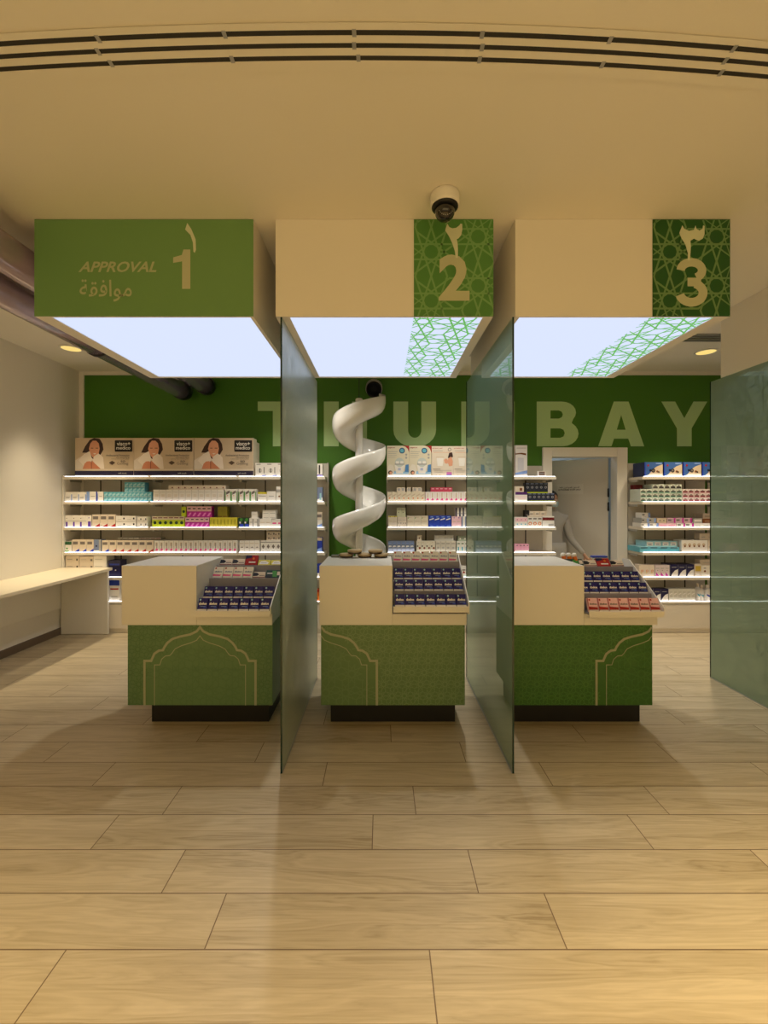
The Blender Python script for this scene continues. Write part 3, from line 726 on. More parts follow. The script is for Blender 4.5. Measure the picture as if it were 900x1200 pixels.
YP = 4.848
def row(un, sh, x0, x1, n, yt, bg, dec, word, name='medicine_box', base=None, tiers=1, dep=.085, yo=0, gap=.0012, top=None, cat='box', extra=''):
    """cartons side by side between pixels x0..x1 on shelf sh; yt: pixel of their top; base: pixel of what they stand on"""
    Y0 = YP+yo
    zb = ZS[sh]+.0012 if base is None else Z(base, YP)+.0006
    zt = Z(yt, YP)
    if base is None: zb = ZS[sh]+.001
    h = (zt-zb)/tiers - .0006
    xa = X(x0, YP); xb = X(x1, YP); w = (xb-xa)/n
    if name == 'medicine_box':
        for key, nm in (('slim', 'slim_carton'), ('small', 'small_box'), ('flat', 'flat_box'), ('broad', 'wide_carton'), ('wide', 'wide_carton'), ('tall', 'tall_carton')):
            if key in word: name = nm; break
    me = carton(w-gap, dep, max(h, .006), bg, dec, name, top)
    shn = ['top', 'second', 'third', 'fourth', 'fifth', 'bottom'][sh]
    for tr in range(tiers):
        tn = '' if tiers == 1 else (', lower tier' if tr == 0 else (', upper tier' if tiers == 2 else [', lower tier', ', middle tier', ', upper tier'][tr]))
        for j in range(n):
            lb = word + extra + (f", {ORD[j]} from left" if n > 1 else '') + tn + f", {shn} shelf, {un}"
            inst(name, me, (xa+w*(j+.5), Y0+random.uniform(0, .003), zb+tr*(h+.0006)), lb, cat, f"{word}s{extra} on the {shn} shelf {un}")
LU, MU, DU, RU = 'left shelving', 'shelving right of chute', 'shelving left of door', 'shelving right of door'
# -- big gift cartons with a woman's photo
def woman():
    return [('r', 0, .20, 1, 1, TAN), ('p', [(0, .2), (.5, .2), (.44, .62), (.28, .70), (.0, .42)], ink(226, 214, 202)),
      ('p', [(.12, .62), (.17, .78), (.25, .95), (.32, 1), (.42, .98), (.47, .85), (.485, .70), (.44, .58), (.34, .44), (.28, .48), (.2, .62)], HAIR),
      ('p', [(.235, .72), (.26, .86), (.30, .93), (.36, .93), (.405, .86), (.42, .72), (.40, .58), (.355, .49), (.31, .48), (.27, .56)], SKIN),
      ('p', [(.305, .605), (.335, .575), (.365, .61), (.335, .60)], WHT), ('r', .27, .73, .31, .745, HAIR), ('r', .35, .73, .395, .745, HAIR),
      ('p', [(.15, .58), (.25, .66), (.29, .46), (.24, .30), (.17, .24), (.06, .42)], ink(240, 228, 218)),
      ('p', [(.32, .52), (.40, .60), (.48, .5), (.5, .2), (.36, .2), (.30, .36)], ink(236, 222, 210)),
      ('p', [(.13, .20), (.16, .33), (.20, .39), (.25, .40), (.29, .36), (.28, .2)], ink(214, 140, 108)), ('p', [(.28, .2), (.29, .42), (.34, .34), (.44, .2)], ink(206, 132, 100)), ('r', .275, .2, .285, .40, ink(130, 60, 50)),
      ('r', .0, .0, 1, .02, WHT), ('r', .0, .035, 1, .15, ink(30, 26, 60)), ('t', 'soft touch', .74, .07, .88, .11, .02, GREY),
      ('p', [(.68, .66), (.68, .925), (.69, .94), (.97, .94), (.98, .925), (.98, .66), (.97, .645), (.69, .645)], BLK),
      ('t', 'visco+',   .715, .80, .945, .90, .015, WHT), ('t', 'medico', .705, .70, .945, .79, .015, WHT),
      ('t', 'Antibacterial Protection', .53, .53, .93, .575, .02, GRYT), ('t', 'with natural fibres', .70, .485, .93, .515, .01, GRYT), ('t', 'memory foam comfort pillow', .62, .44, .93, .47, .01, GRYT),
      ('p', [(.58, .36), (.635, .41), (.69, .36), (.635, .30)], ink(90, 70, 60)), ('t', 'so', .78, .37, .86, .42, .02, GRYT), ('t', 'Gelling', .72, .29, .91, .37, .0, GRYT)]
gm_ = woman()
for j, (a, b) in enumerate(((88, 156.8), (157, 227), (227.4, 297))):
    w = X(b, YP)-X(a, YP); me = carton(w-.002, .13, Z(513.2, YP)-ZS[0]-.002, CRM, gm_, 'gift_carton')
    inst('gift_carton', me, (X((a+b)/2, YP), YP, ZS[0]+.001), f"{['leftmost', 'middle', 'rightmost'][j]} large carton with smiling woman photo on the top left shelf", 'box', 'large cartons with a woman photo')
w = .65; me2 = carton(.66, .125, .41, CRM, [], 'gift_carton')
inst('gift_carton', me2, (-1.79, YP+.132, ZS[0]+.001), 'cream carton hidden behind the rightmost woman-photo carton, only its end showing', 'box', 'cartons behind the woman photo cartons')
row(LU, 0, 299.3, 337, 3, 542.5, WHT, [('c', .42, .45, .022, GREY), ('c', .42, .45, .017, WHT), ('r', .38, .3, .47, .6, BLK), ('r', .78, .25, .84, .7, BLK), ('p', [(.5, .0), (1, .0), (1, .12), (.6, .08)], BLUE), ('r', .1, .88, .5, .93, GRYT)], 'white carton with oval emblem')
row(LU, 0, 371, 378, 1, 543.5, WHT, [('r', .35, .2, .6, .9, BLK), ('r', .0, 0, 1, .15, PURP)], 'white and black upright carton')
# second shelf left
d_bl = [('r', .86, .05, 1, .75, LBLUE), ('r', .12, .45, .7, .5, GREY), ('r', .12, .35, .6, .39, GREY)]
row(LU, 1, 76.2, 101, 3, 576.4, WHT, d_bl, 'white carton with pale blue edge', top=TAN)
row(LU, 1, 101.3, 114, 1, 576, WHT, [('r', 0, 0, .28, 1, LBLUE), ('r', .88, 0, 1, 1, BLUE), ('r', .4, .5, .8, .56, GREY)], 'wide white carton with blue ends', top=CRM)
row(LU, 1, 114.3, 121, 1, 576, WHT, [('r', .3, .5, .8, .56, GREY), ('r', 0, .1, .1, .8, LBLUE)], 'plain white carton beside teal boxes')
dt = [('p', [(.1, .1), (.9, .45), (.9, .9), (.1, .5)], LTEAL), ('r', .05, .0, .95, .07, WHT)]
row(LU, 1, 121.8, 177.4, 12, 576.5, TEAL, dt, 'small teal box', tiers=2)
row(LU, 1, 144, 168, 5, 565, TEAL, dt, 'small teal box', base=576.5, tiers=2, yo=.03, extra=' stacked on top')
dp = [('c', .85, .1, .005, MAG), ('r', .1, .78, .9, .80, GREY), ('r', .3, .55, .8, .58, TAN), ('r', .3, .45, .8, .48, TAN), ('r', .0, .0, .04, 1, GREY)]
row(LU, 1, 179.3, 262, 11, 573.8, WHT, dp, 'white carton with magenta dot', top=CRM)
row(LU, 1, 197, 264, 9, 568.6, CRM, [('c', .6, .45, .008, DRED), ('r', .1, .2, .9, .25, GREY)], 'small cream box with dark dot', base=573.8, yo=.01, dep=.12)
dg = [('r', 0, 0, .12, .8, GRN), ('r', .88, 0, 1, .8, GRN), ('p', [(.2, .55), (.8, .7), (.8, .9), (.2, .75)], GRYT), ('r', .3, .45, .5, .5, ORG)]
row(LU, 1, 263.5, 278, 2, 573, WHT, dg, 'slim white and green carton in left pair')
row(LU, 1, 279.5, 300, 3, 573, WHT, dg, 'slim white and green carton in right trio')
row(LU, 1, 302, 312.6, 1, 576.6, WHT, [('r', 0, .8, 1, 1, YEL), ('r', .1, .55, .9, .62, GREY), ('r', 0, 0, 1, .05, YEL)], 'cream carton with yellow top band')
row(LU, 1, 313, 323, 1, 575.5, WHT, [('r', .2, .5, .8, .56, GREY), ('r', .1, 0, .9, .05, YEL)], 'cream carton beside yellow-topped one')
row(LU, 1, 323.5, 336, 1, 570, WHT, [('r', 0, .62, 1, .8, GREY), ('c', .3, .35, .01, BRN)], 'tall white carton with grey band')
row(LU, 1, 371, 378, 1, 571, SLATE, [('p', [(0, 0), (1, 0), (1, .3), (0, .15)], WHT), ('r', .5, .1, .8, .6, LTEAL)], 'tall teal and white carton')
# third shelf left
row(LU, 2, 76.2, 101, 3, 603.8, WHT, [('r', .1, 0, .35, .45, PURP), ('c', .22, .75, .005, GRYT), ('r', 0, .5, 1, .53, GREY)], 'white carton with purple bar', top=TAN)
row(LU, 2, 101.3, 107, 1, 604, WHT, [('r', .3, 0, .9, .5, PURP), ('c', .5, .8, .006, PURP)], 'narrow carton with broad purple bar')
ds = [('r', .12, .62, .8, .85, GRYT), ('p', [(.3, .02), (1, .02), (1, .30)], RED), ('r', .1, .15, .3, .18, GREY), ('r', 0, .0, .03, 1, GREY)]
dsb = [('r', .12, .62, .8, .85, GRYT), ('p', [(.3, .02), (1, .02), (1, .30)], BLUE), ('r', 0, 0, .03, 1, GREY)]
row(LU, 2, 107.8, 135.3, 3, 602.8, CRM, ds, 'tan carton with red swoosh')
row(LU, 2, 135.8, 158.8, 2, 604.6, WHT, [('r', .75, .4, .9, .7, BLK), ('r', .15, .35, .55, .4, GREY), ('r', 0, 0, 1, .05, GREY)], 'flat white box with black spot', tiers=2)
row(LU, 2, 161, 172.5, 2, 605.5, WHT, [('r', .6, .35, .8, .7, BLK), ('r', .1, .2, .5, .3, GREY)], 'small white box with black spot', tiers=2)
row(LU, 2, 178.3, 216, 6, 605.2, LIME, [('r', 0, .70, 1, 1, CRM), ('c', .5, .42, .018, DGRN), ('r', .1, .84, .9, .92, DRED)], 'lime carton with dark green leaf')
dm_ = [('r', 0, .55, 1, 1, PPINK), ('r', .2, .75, .8, .85, BLK), ('p', [(.1, .1), (.5, .1), (.9, .35), (.9, .45), (.5, .4)], ink(240, 140, 220))]
row(LU, 2, 217, 245, 5, 606.4, MAG, dm_, 'magenta carton')
row(LU, 2, 218, 247, 5, 593.4, MAG, dm_, 'magenta carton', base=606.4, yo=.02, extra=' stacked on top')
row(LU, 2, 211.5, 217, 1, 594, LIME, [('c', .5, .5, .016, DGRN)], 'lone lime carton on top', base=605.2, yo=.02)
row(LU, 2, 245.6, 278, 8, 606.4, YEL, [('r', .2, .3, .4, .8, ink(150, 150, 40)), ('r', .1, .1, .9, .14, CRM)], 'slim yellow carton')
row(LU, 2, 254, 265, 2, 593.6, ink(150, 140, 40), [('r', .1, .05, .9, .12, BRN)], 'olive yellow carton on top', base=606.4, yo=.03)
row(LU, 2, 279, 291.6, 2, 606.8, DGRN, [('r', .3, .0, 1, .35, BLUE), ('p', [(.2, .7), (.7, .6), (.9, .9), (.5, 1)], GRN), ('r', .2, .4, .5, .6, WHT)], 'dark green and blue carton')
row(LU, 2, 292, 302.6, 2, 607, WHT, [('r', .2, .5, .9, .58, GREY), ('r', .7, .05, 1, .9, GREY)], 'plain white carton')
row(LU, 2, 294, 301, 1, 599.6, WHT, [('r', .1, .5, .9, .56, GREY)], 'small white box on the white pair', base=607, yo=.02)
row(LU, 2, 304, 318, 2, 608, WHT, [('r', .1, .55, .9, .6, TAN)], 'cream and white carton')
row(LU, 2, 318.3, 338, 3, 608.5, WHT, [('r', .15, .4, .85, .6, PINK), ('r', 0, .8, 1, .84, GREY)], 'white carton with pink marking')
row(LU, 2, 307, 322.8, 2, 597.7, WHT, [('r', .1, .6, .9, .66, GREY), ('r', .1, .1, .9, .14, GREY)], 'pale grey carton on top', base=608, yo=.02)
row(LU, 2, 371, 377.5, 1, 609, WHT, [('p', [(0, 0), (1, 0), (1, .5), (0, .2)], LBLUE)], 'small white and blue carton')
row(LU, 2, 371, 377.5, 1, 600, CRM, [('r', .1, .3, .9, .7, GRYT)], 'small tan box stacked above blue one', base=609)
# fourth shelf left
row(LU, 3, 76.2, 83.7, 1, 634.5, WHT, [('r', 0, .7, 1, 1, ink(30, 90, 50)), ('r', .0, 0, .6, .15, GRN), ('c', .3, .35, .01, GRN)], 'green-topped white carton')
row(LU, 3, 84.5, 109.7, 3, 632.4, CRM, dsb, 'tan carton with blue swoosh')
row(LU, 3, 110, 118.4, 1, 632.4, SLATE, [('r', 0, 0, 1, .15, WHT), ('c', .35, .5, .01, NAVY), ('r', .7, .1, 1, 1, GREY)], 'slate blue carton')
row(LU, 3, 119.2, 127.5, 1, 633.2, CRM, dsb, 'lone tan carton with blue swoosh')
row(LU, 3, 127.8, 179.8, 6, 633.2, CRM, ds, 'tan carton with red swoosh')
row(LU, 3, 134, 160, 4, 630.2, GREY, [('r', .1, .3, .9, .6, WHT)], 'flat silver box', base=632.4, yo=.05, dep=.1)
row(LU, 3, 161, 186, 4, 630.4, GREY, [('r', .1, .3, .9, .6, DRED)], 'flat silver and red box', base=632.4, yo=.05, dep=.1)
row(LU, 3, 180.6, 278, 17, 633.6, WHT, [('r', .3, .55, .7, .85, TAN), ('r', .45, .35, .65, .8, GREY), ('p', [(.2, .12), (.7, .12), (.8, .3), (.4, .35)], PINK), ('r', 0, 0, .06, 1, GREY)], 'slim white and pink carton')
row(LU, 3, 280.3, 304, 4, 633.6, WHT, [('p', [(.2, .4), (.8, .4), (.6, .5)], GRYT), ('r', .1, .75, .9, .79, TAN), ('r', 0, 0, .04, 1, GREY)], 'plain cream carton with dark logo')
row(LU, 3, 305.5, 335, 5, 633.6, WHT, [('p', [(.2, .5), (.5, .7), (.8, .5), (.5, .3)], GRYT), ('r', 0, .85, 1, .9, GRYT), ('r', .2, .1, .8, .14, GREY)], 'white carton with grey diamond')
row(LU, 3, 312, 336, 4, 623, CRM, [('r', .3, .3, .5, .7, BLK), ('r', .7, .2, .85, .5, DRED)], 'small box with black mark', base=633.6, tiers=2, yo=.02)
row(LU, 3, 371, 377.5, 1, 630, BLUE, [('p', [(0, 0), (1, 0), (1, .35), (0, .2)], LBLUE), ('r', 0, .8, 1, 1, TAN)], 'blue carton with tan top')
# fifth and bottom shelves left
row(LU, 4, 77, 92.5, 1, 651.4, CRM, [('r', .8, .3, .9, .6, BLK), ('r', .1, .5, .5, .55, GRYT)], 'wide cream box, first column', tiers=3, dep=.15)
row(LU, 4, 93, 109, 1, 652, CRM, [('r', .8, .3, .95, .6, GRYT), ('r', .1, .5, .5, .55, GREY)], 'wide tan box, second column', tiers=3, dep=.15)
row(LU, 4, 109.5, 124.6, 1, 651.4, WHT, [('r', .1, .5, .7, .55, GREY)], 'wide white box, third column', tiers=3, dep=.15)
row(LU, 4, 125.5, 140, 1, 657, NAVY, [('r', .1, .7, .9, .8, BLUE), ('c', .6, .4, .008, WHT)], 'dark navy blue box', dep=.12, yo=.02)
row(LU, 4, 129, 140, 1, 667, BLUE, [('r', .1, .5, .9, .6, LBLUE)], 'blue box low beside the desk') if False else None
row(LU, 5, 128, 140, 1, 680, WHT, [('r', 0, .75, 1, 1, BLUE), ('r', .1, .55, .9, .62, RED), ('r', .2, .2, .8, .24, GREY)], 'tall white carton with blue top')
row(LU, 4, 371, 377, 1, 661, BLUE, [('r', 0, 0, 1, .3, WHT)], 'dark blue carton with white foot')
row(LU, 5, 371, 377, 1, 691, ORG, [('r', 0, .8, 1, 1, RED)], 'orange carton')
# -- middle unit
def pig(mirror=False):
    return [('r', 0, 0, 1, 1, ink(222, 214, 190)), ('p', [(.70, 1), (1, 1), (1, .78), (.93, .90), (.82, .97)], RED), ('t', 'pigeon', .03, .91, .36, .955, .03, ink(150, 30, 25)),
      ('c', .68, .84, .033, ink(30, 80, 130)), ('c', .68, .84, .022, TEAL), ('c', .87, .71, .012, GREY), ('c', .87, .61, .012, GREY), ('r', .05, .80, .48, .815, GREY), ('r', .05, .74, .42, .752, GREY), ('r', .05, .68, .44, .69, GREY), ('r', .05, .62, .38, .63, GREY),
      ('p', [(.0, .0), (1, .0), (1, .08), (.3, .12), (.0, .06)], WHT), ('p', [(.2, .08), (.95, .08), (1, .16), (.3, .18)], ink(150, 190, 220)),
      ('p', [(.8, .15), (.98, .15), (.98, .40), (.84, .38)], ink(70, 130, 190)), ('p', [(.42, .10), (.72, .10), (.80, .38), (.34, .38)], WHT), ('c', .57, .46, .052, ink(196, 204, 200)), ('r', .36, .38, .78, .43, GREY), ('r', .40, .42, .54, .50, WHT), ('r', .60, .42, .74, .50, WHT), ('r', .5, .2, .62, .28, ink(180, 190, 220)),
      ('p', [(.02, .06), (.28, .04), (.34, .22), (.26, .38), (.12, .40), (.03, .3)], ink(230, 222, 208)), ('c', .15, .13, .024, HAIR), ('c', .17, .12, .016, SKIN)]
def pump():
    return [('r', 0, 0, 1, 1, ink(222, 210, 194)), ('t', 'pigeon ear', .03, .91, .5, .95, .02, ink(170, 60, 40)), ('r', .05, .84, .5, .855, GREY), ('c', .82, .89, .020, GRYT), ('c', .82, .89, .014, CRM), ('r', .08, .79, .9, .80, ink(220, 150, 100)),
      ('p', [(.26, .35), (.50, .35), (.54, .62), (.22, .62)], WHT), ('r', .20, .62, .56, .65, TAN), ('p', [(.74, .62), (.80, .78), (.94, .80), (.98, .66), (.86, .58)], HAIR), ('p', [(.76, .6), (.9, .66), (.97, .50), (.95, .36), (.80, .34), (.72, .48)], SKIN), ('p', [(.56, .55), (.66, .60), (.80, .5), (.70, .42), (.6, .44)], SKIN),
      ('r', .05, .24, .4, .255, GRYT), ('r', .1, .2, .9, .21, GREY), ('r', .1, .15, .5, .16, GREY), ('r', .68, .06, .92, .15, ink(200, 110, 180)), ('r', .68, .02, .92, .06, ink(100, 150, 210)), ('r', 0, 0, 1, .02, WHT), ('c', .2, .05, .003, BLK), ('c', .38, .05, .003, BLK)]
row(MU, 0, 453.4, 505.7, 2, 522.2, CRM, pig(), 'baby bottle carton with red corner', name='baby_bottle_carton')
row(MU, 0, 506, 557, 2, 522.8, CRM, pump(), 'carton picturing mother and pump', name='breast_pump_carton')
row(DU, 0, 565, 603, 2, 522.8, CRM, pump(), 'carton picturing mother and pump', name='breast_pump_carton')
row(DU, 0, 604, 618, 1, 521.7, ink(222, 218, 220), [('r', .1, .9, .9, .92, GREY), ('p', [(0, .7), (.4, .72), (.9, .68), (.9, .74), (.5, .76), (0, .74)], BRN), ('r', .2, .2, .7, .6, ink(200, 200, 210)), ('p', [(0, .05), (1, .1), (1, .2), (0, .12)], LBLUE)], 'tall pale carton picturing an appliance')
row(DU, 0, 630.5, 639.5, 1, 552, WHT, [('r', .12, .2, .9, .9, BRN), ('r', .2, .3, .8, .8, GRYT)], 'small white desk frame on shelf end', name='picture_frame', cat='frame', dep=.03)
dc_ = [('c', .5, .35, .008, ORG), ('p', [(.1, .5), (.9, .7), (.9, .85), (.1, .6)], TAN), ('r', 0, .08, 1, .10, GREY)]
row(MU, 1, 454, 498, 8, 576.3, ink(226, 214, 190), dc_, 'cream carton with tan swirl')
row(MU, 1, 498.5, 548.5, 9, 576.3, WHT, [('r', .4, .4, .6, .9, TAN), ('p', [(.2, .12), (.8, .12), (.7, .34), (.4, .36)], PINK), ('r', 0, 0, .06, 1, PPINK)], 'white carton with pink foot mark')
row(MU, 1, 465, 475, 2, 571, CRM, [('r', .2, .2, .8, .8, GREY)], 'small patterned box, left pair', base=576.3, yo=.02)
row(MU, 1, 477, 481.5, 1, 571, CRM, [('r', .2, .2, .8, .8, GREY)], 'lone small patterned box', base=576.3, yo=.02)
row(MU, 1, 483.6, 494.5, 2, 571, CRM, [('r', .2, .2, .8, .8, GREY)], 'small patterned box, right pair', base=576.3, yo=.02)
row(MU, 1, 505, 530.5, 5, 571, ink(190, 60, 90), [('r', .2, .6, .8, .75, PPINK)], 'small raspberry box', base=576.3, yo=.02)
row(DU, 1, 604, 618, 1, 576.5, WHT, [('r', 0, .72, 1, 1, ink(80, 30, 110)), ('r', .2, .3, .9, .36, PPINK), ('r', 0, .5, 1, .55, PPINK)], 'white carton with purple top')
row(DU, 1, 604, 614, 1, 569.8, CRM, [('r', .5, .2, .8, .7, BRN)], 'small cream box on purple-topped one', base=576.5)
db = [('c', .5, .55, .013, GREY), ('c', .5, .55, .008, NAVY), ('r', .15, .86, .85, .95, SLATE), ('r', 0, 0, 1, .1, LIME)]
row(DU, 1, 618.5, 650, 6, 577.8, ink(20, 30, 50), db, 'black and lime carton')
row(DU, 1, 616.5, 643, 5, 565.5, ink(20, 30, 50), db, 'black and lime carton', base=577.8, yo=.02, extra=' stacked on top')
row(MU, 2, 455, 465.4, 2, 604.7, CRM, [('r', 0, .92, 1, 1, YEL), ('c', .45, .93, .004, BLK), ('r', .2, .5, .8, .54, TAN)], 'cream carton with yellow top')
row(MU, 2, 465.8, 476.6, 2, 606, CRM, [('c', .3, .4, .005, BLK), ('c', .75, .4, .005, BLK), ('r', .1, .7, .9, .74, GREY), ('c', .5, .1, .004, BLK)], 'spotted cream carton')
row(MU, 2, 465.2, 475.5, 2, 595, ink(200, 200, 170), [('c', .4, .5, .005, BLK), ('r', .1, .8, .9, .84, GRYT)], 'spotted cream carton', base=606, yo=.015, extra=' stacked on top')
row(MU, 2, 477, 501.7, 3, 604.6, ink(224, 212, 190), [('r', .1, .86, .7, .92, TAN), ('p', [(.1, .75), (.3, .85), (.1, .85)], GRN), ('r', .15, .5, .8, .54, TAN), ('r', 0, 0, .02, 1, GREY)], 'broad cream carton')
row(MU, 2, 502.4, 528.6, 4, 604.2, ink(20, 60, 170), [('p', [(.1, .6), (.9, .7), (.9, .8), (.1, .68)], WHT), ('r', .3, .85, .8, .92, LBLUE), ('r', .3, .1, .8, .14, LBLUE)], 'royal blue carton')
row(MU, 2, 529.5, 540.5, 2, 605.5, PPINK, [('r', .15, .5, .85, .54, TAN), ('c', .5, .9, .006, PURP), ('r', 0, 0, 1, .12, WHT)], 'pale pink carton')
row(MU, 2, 541, 549, 2, 605, WHT, [('r', 0, 0, .35, 1, SLATE)], 'slim white carton with slate edge')
row(MU, 2, 534.4, 546.7, 3, 595, WHT, [('r', 0, 0, .4, 1, NAVY), ('r', .5, .3, .9, .4, GREY)], 'slim navy-edged carton on top', base=605.5, yo=.02)
row(DU, 2, 604, 618, 3, 606, WHT, [('r', 0, .55, 1, .95, PPINK), ('c', .5, .75, .005, DRED), ('c', .5, .3, .008, TEAL)], 'white carton with pink top')
row(DU, 2, 618.5, 635.3, 3, 604.3, WHT, [('c', .5, .32, .019, ORG), ('c', .5, .32, .010, WHT), ('r', .15, .68, .85, .80, GRYT), ('r', 0, .88, 1, 1, CRM)], 'white carton with orange ring')
row(DU, 2, 635.8, 649.6, 1, 604.8, WHT, [('r', 0, .62, 1, .88, DRED), ('t', '8 - 1', .2, .70, .8, .78, .01, ink(150, 60, 60)), ('r', .5, .1, .95, .3, GREY)], 'wide white carton with dark red band')
row(DU, 2, 616, 620.5, 1, 598, BLK, [('r', .2, .2, .8, .4, GRYT)], 'small black box on top', base=606, yo=.01)
row(DU, 2, 621, 641, 3, 599, CRM, [('r', .1, .3, .6, .5, GRYT), ('r', .7, .2, .9, .8, TAN)], 'small cream box on orange-ring row', base=604.3, yo=.01)
row(MU, 3, 454.7, 485.4, 6, 634.2, SLATE, [('r', 0, 0, 1, .35, ink(200, 210, 240)), ('p', [(.1, .45), (.9, .5), (.7, .62), (.2, .6)], WHT), ('r', .1, .8, .9, .86, LBLUE), ('r', 0, 0, .04, 1, GREY)], 'slate blue and white carton')
row(MU, 3, 488, 510, 4, 634, ink(226, 218, 200), [('c', .25, .55, .008, BLK), ('c', .7, .38, .011, ink(130, 50, 30)), ('r', .3, .85, .6, .9, TAN)], 'cream carton with brown dots')
row(MU, 3, 510.4, 534, 4, 634, ink(212, 206, 192), [('r', .15, .75, .85, .8, GRYT), ('p', [(.2, .4), (.5, .3), (.8, .4), (.5, .5)], GREY), ('r', 0, 0, .03, 1, GRYT)], 'broad grey-cream carton')
row(MU, 3, 489, 494.4, 1, 627.5, CRM, [('c', .5, .5, .007, ink(130, 50, 30))], 'small cream box on brown-dot row', base=634, yo=.02)
row(MU, 3, 509.4, 532, 4, 627.4, ink(200, 196, 186), [('r', .1, .4, .9, .5, GREY)], 'flat grey box on top', base=634, yo=.02)
row(MU, 3, 535.2, 549, 3, 634.5, WHT, [('r', .25, .15, .6, .5, TEAL), ('r', .2, .75, .8, .85, ink(90, 120, 90)), ('r', 0, 0, .06, 1, MINT)], 'white and teal carton')
row(MU, 3, 537, 548, 2, 628.5, ink(160, 170, 150), [('c', .5, .5, .01, WHT)], 'small sage box on teal row', base=634.5, yo=.02)
row(DU, 3, 604, 620, 4, 637.8, ink(240, 170, 200), [('c', .55, .85, .006, BLK), ('r', 0, 0, 1, .25, WHT), ('r', 0, 0, .05, 1, WHT)], 'small pink carton')
row(MU, 4, 540.3, 553, 2, 663.5, WHT, [('r', .2, .6, .8, .7, GRYT), ('p', [(.2, .3), (.8, .4), (.5, .55)], RED), ('r', 0, 0, 1, .12, MINT)], 'white carton with mint foot')
row(MU, 4, 557, 580, 3, 661, ink(210, 214, 208), [('r', .2, .5, .8, .6, GREY)], 'pale grey carton behind glass')
row(MU, 5, 546, 566, 3, 692, WHT, [('p', [(.1, .1), (.6, .5), (.1, .9)], GREY), ('r', .6, .2, .9, .6, GRYT)], 'white carton with grey print')
# -- right unit
def cam_box():
    return [('r', 0, 0, 1, 1, ink(60, 100, 170)), ('p', [(.12, .0), (1, 0), (1, .85), (.7, .72), (.5, .55), (.3, .25)], ink(216, 196, 170)), ('p', [(0, 0), (1, 0), (1, .2), (.3, .2)], WHT), ('r', 0, 0, .06, 1, BLUE),
      ('r', .62, .86, .95, .95, LBLUE), ('c', .2, .78, .012, RED), ('c', .48, .42, .022, BLK), ('c', .48, .42, .013, GRYT), ('c', .32, .44, .012, BLK), ('c', .7, .36, .012, BRN), ('c', .78, .32, .009, BLK)]
row(RU, 0, 754.8, 845, 4, 541.5, ink(24, 50, 110), cam_box(), 'blue carton picturing a device', name='device_carton', dep=.22, gap=.012)
def rb(c1, c2): return [('r', .1, .15, .9, .5, c1), ('p', [(.2, .55), (.5, .8), (.8, .55)], GRYT), ('r', 0, 0, 1, .1, c2), ('r', 0, 0, .03, 1, GREY)]
row(RU, 1, 750.3, 799.5, 7, 573, ink(214, 222, 210), rb(ink(60, 90, 80), MINT), 'small green-printed box', tiers=3, dep=.2)
row(RU, 1, 799.8, 833.7, 5, 573, ink(232, 216, 216), rb(ink(130, 50, 60), PPINK), 'small red-printed box', tiers=3, dep=.2)
row(RU, 1, 834.2, 847, 2, 583.8, PPINK, rb(PINK, PPINK), 'low pink box at row end', dep=.1)
row(RU, 1, 764.7, 799, 5, 567.3, ink(214, 222, 210), rb(ink(60, 60, 60), GREY), 'small black-printed box on top', base=573, dep=.16)
tag(MB().box(0, .1, 0, .07, 0, .052, DRED).build('medicine_box', None, (2.93-.0+.04, 5.02, Z(573, YP)+.001)), 'maroon box end at left of the small black-printed boxes, second shelf', 'box')
db1 = [('r', .05, .5, .35, .7, BLK), ('r', .75, .1, 1, 1, LBLUE), ('r', .1, .2, .5, .25, GREY)]
dm1 = [('r', .1, .4, .5, .75, GRYT), ('r', .8, 0, 1, 1, MAG)]
row(RU, 2, 751, 772, 2, 613, WHT, db1, 'flat white and blue box', dep=.16)
row(RU, 2, 772.4, 792.5, 2, 613, PPINK, [('r', .1, .4, .9, .5, PINK)], 'flat pinkish box', dep=.16)
row(RU, 2, 793, 813, 2, 613, WHT, dm1, 'flat white box with magenta end', dep=.16)
row(RU, 2, 813.4, 833.5, 2, 613, WHT, [('r', .1, .4, .7, .5, GREY)], 'flat plain white box', dep=.16)
row(RU, 2, 834, 846, 1, 611, WHT, [('r', .3, .4, .8, .5, TAN)], 'cream box at right row end', dep=.16)
row(RU, 2, 752, 768.7, 2, 607.2, GREY, db1, 'flat grey and blue box', base=613, dep=.16)
row(RU, 2, 770, 781.3, 1, 607.2, TAN, [('c', .3, .5, .008, GRYT), ('c', .7, .5, .008, GRYT)], 'flat tan box, middle layer', base=613, dep=.16)
row(RU, 2, 782, 811, 3, 607, ink(200, 170, 180), dm1, 'flat mauve and magenta box', base=613, dep=.16)
row(RU, 2, 812.7, 823, 1, 607.4, GREY, [('r', .1, .3, .9, .7, WHT)], 'flat grey box, middle layer', base=613, dep=.16)
row(RU, 2, 824, 833.5, 1, 608, BRN, [('r', .2, .4, .8, .5, TAN)], 'flat brown box, middle layer', base=613, dep=.16)
row(RU, 2, 755, 765.3, 1, 601, WHT, db1, 'white and blue box, topmost', base=607.2, dep=.12, yo=.05)
row(RU, 2, 826, 836.5, 1, 601.7, CRM, [('r', .2, .4, .8, .5, GRYT)], 'cream box, topmost', base=608, dep=.12, yo=.03)
row(RU, 3, 749.6, 796, 4, 641, TEAL, [('r', .1, .75, .8, .95, ink(70, 110, 130)), ('r', 0, 0, 1, .15, LTEAL)], 'broad teal box', dep=.24, top=LTEAL)
row(RU, 3, 758.5, 795.5, 4, 634.4, LTEAL, [('r', .1, .2, .85, .85, WHT), ('r', .25, .35, .7, .5, SLATE)], 'pale teal box with white label', base=641, dep=.2, yo=.02)
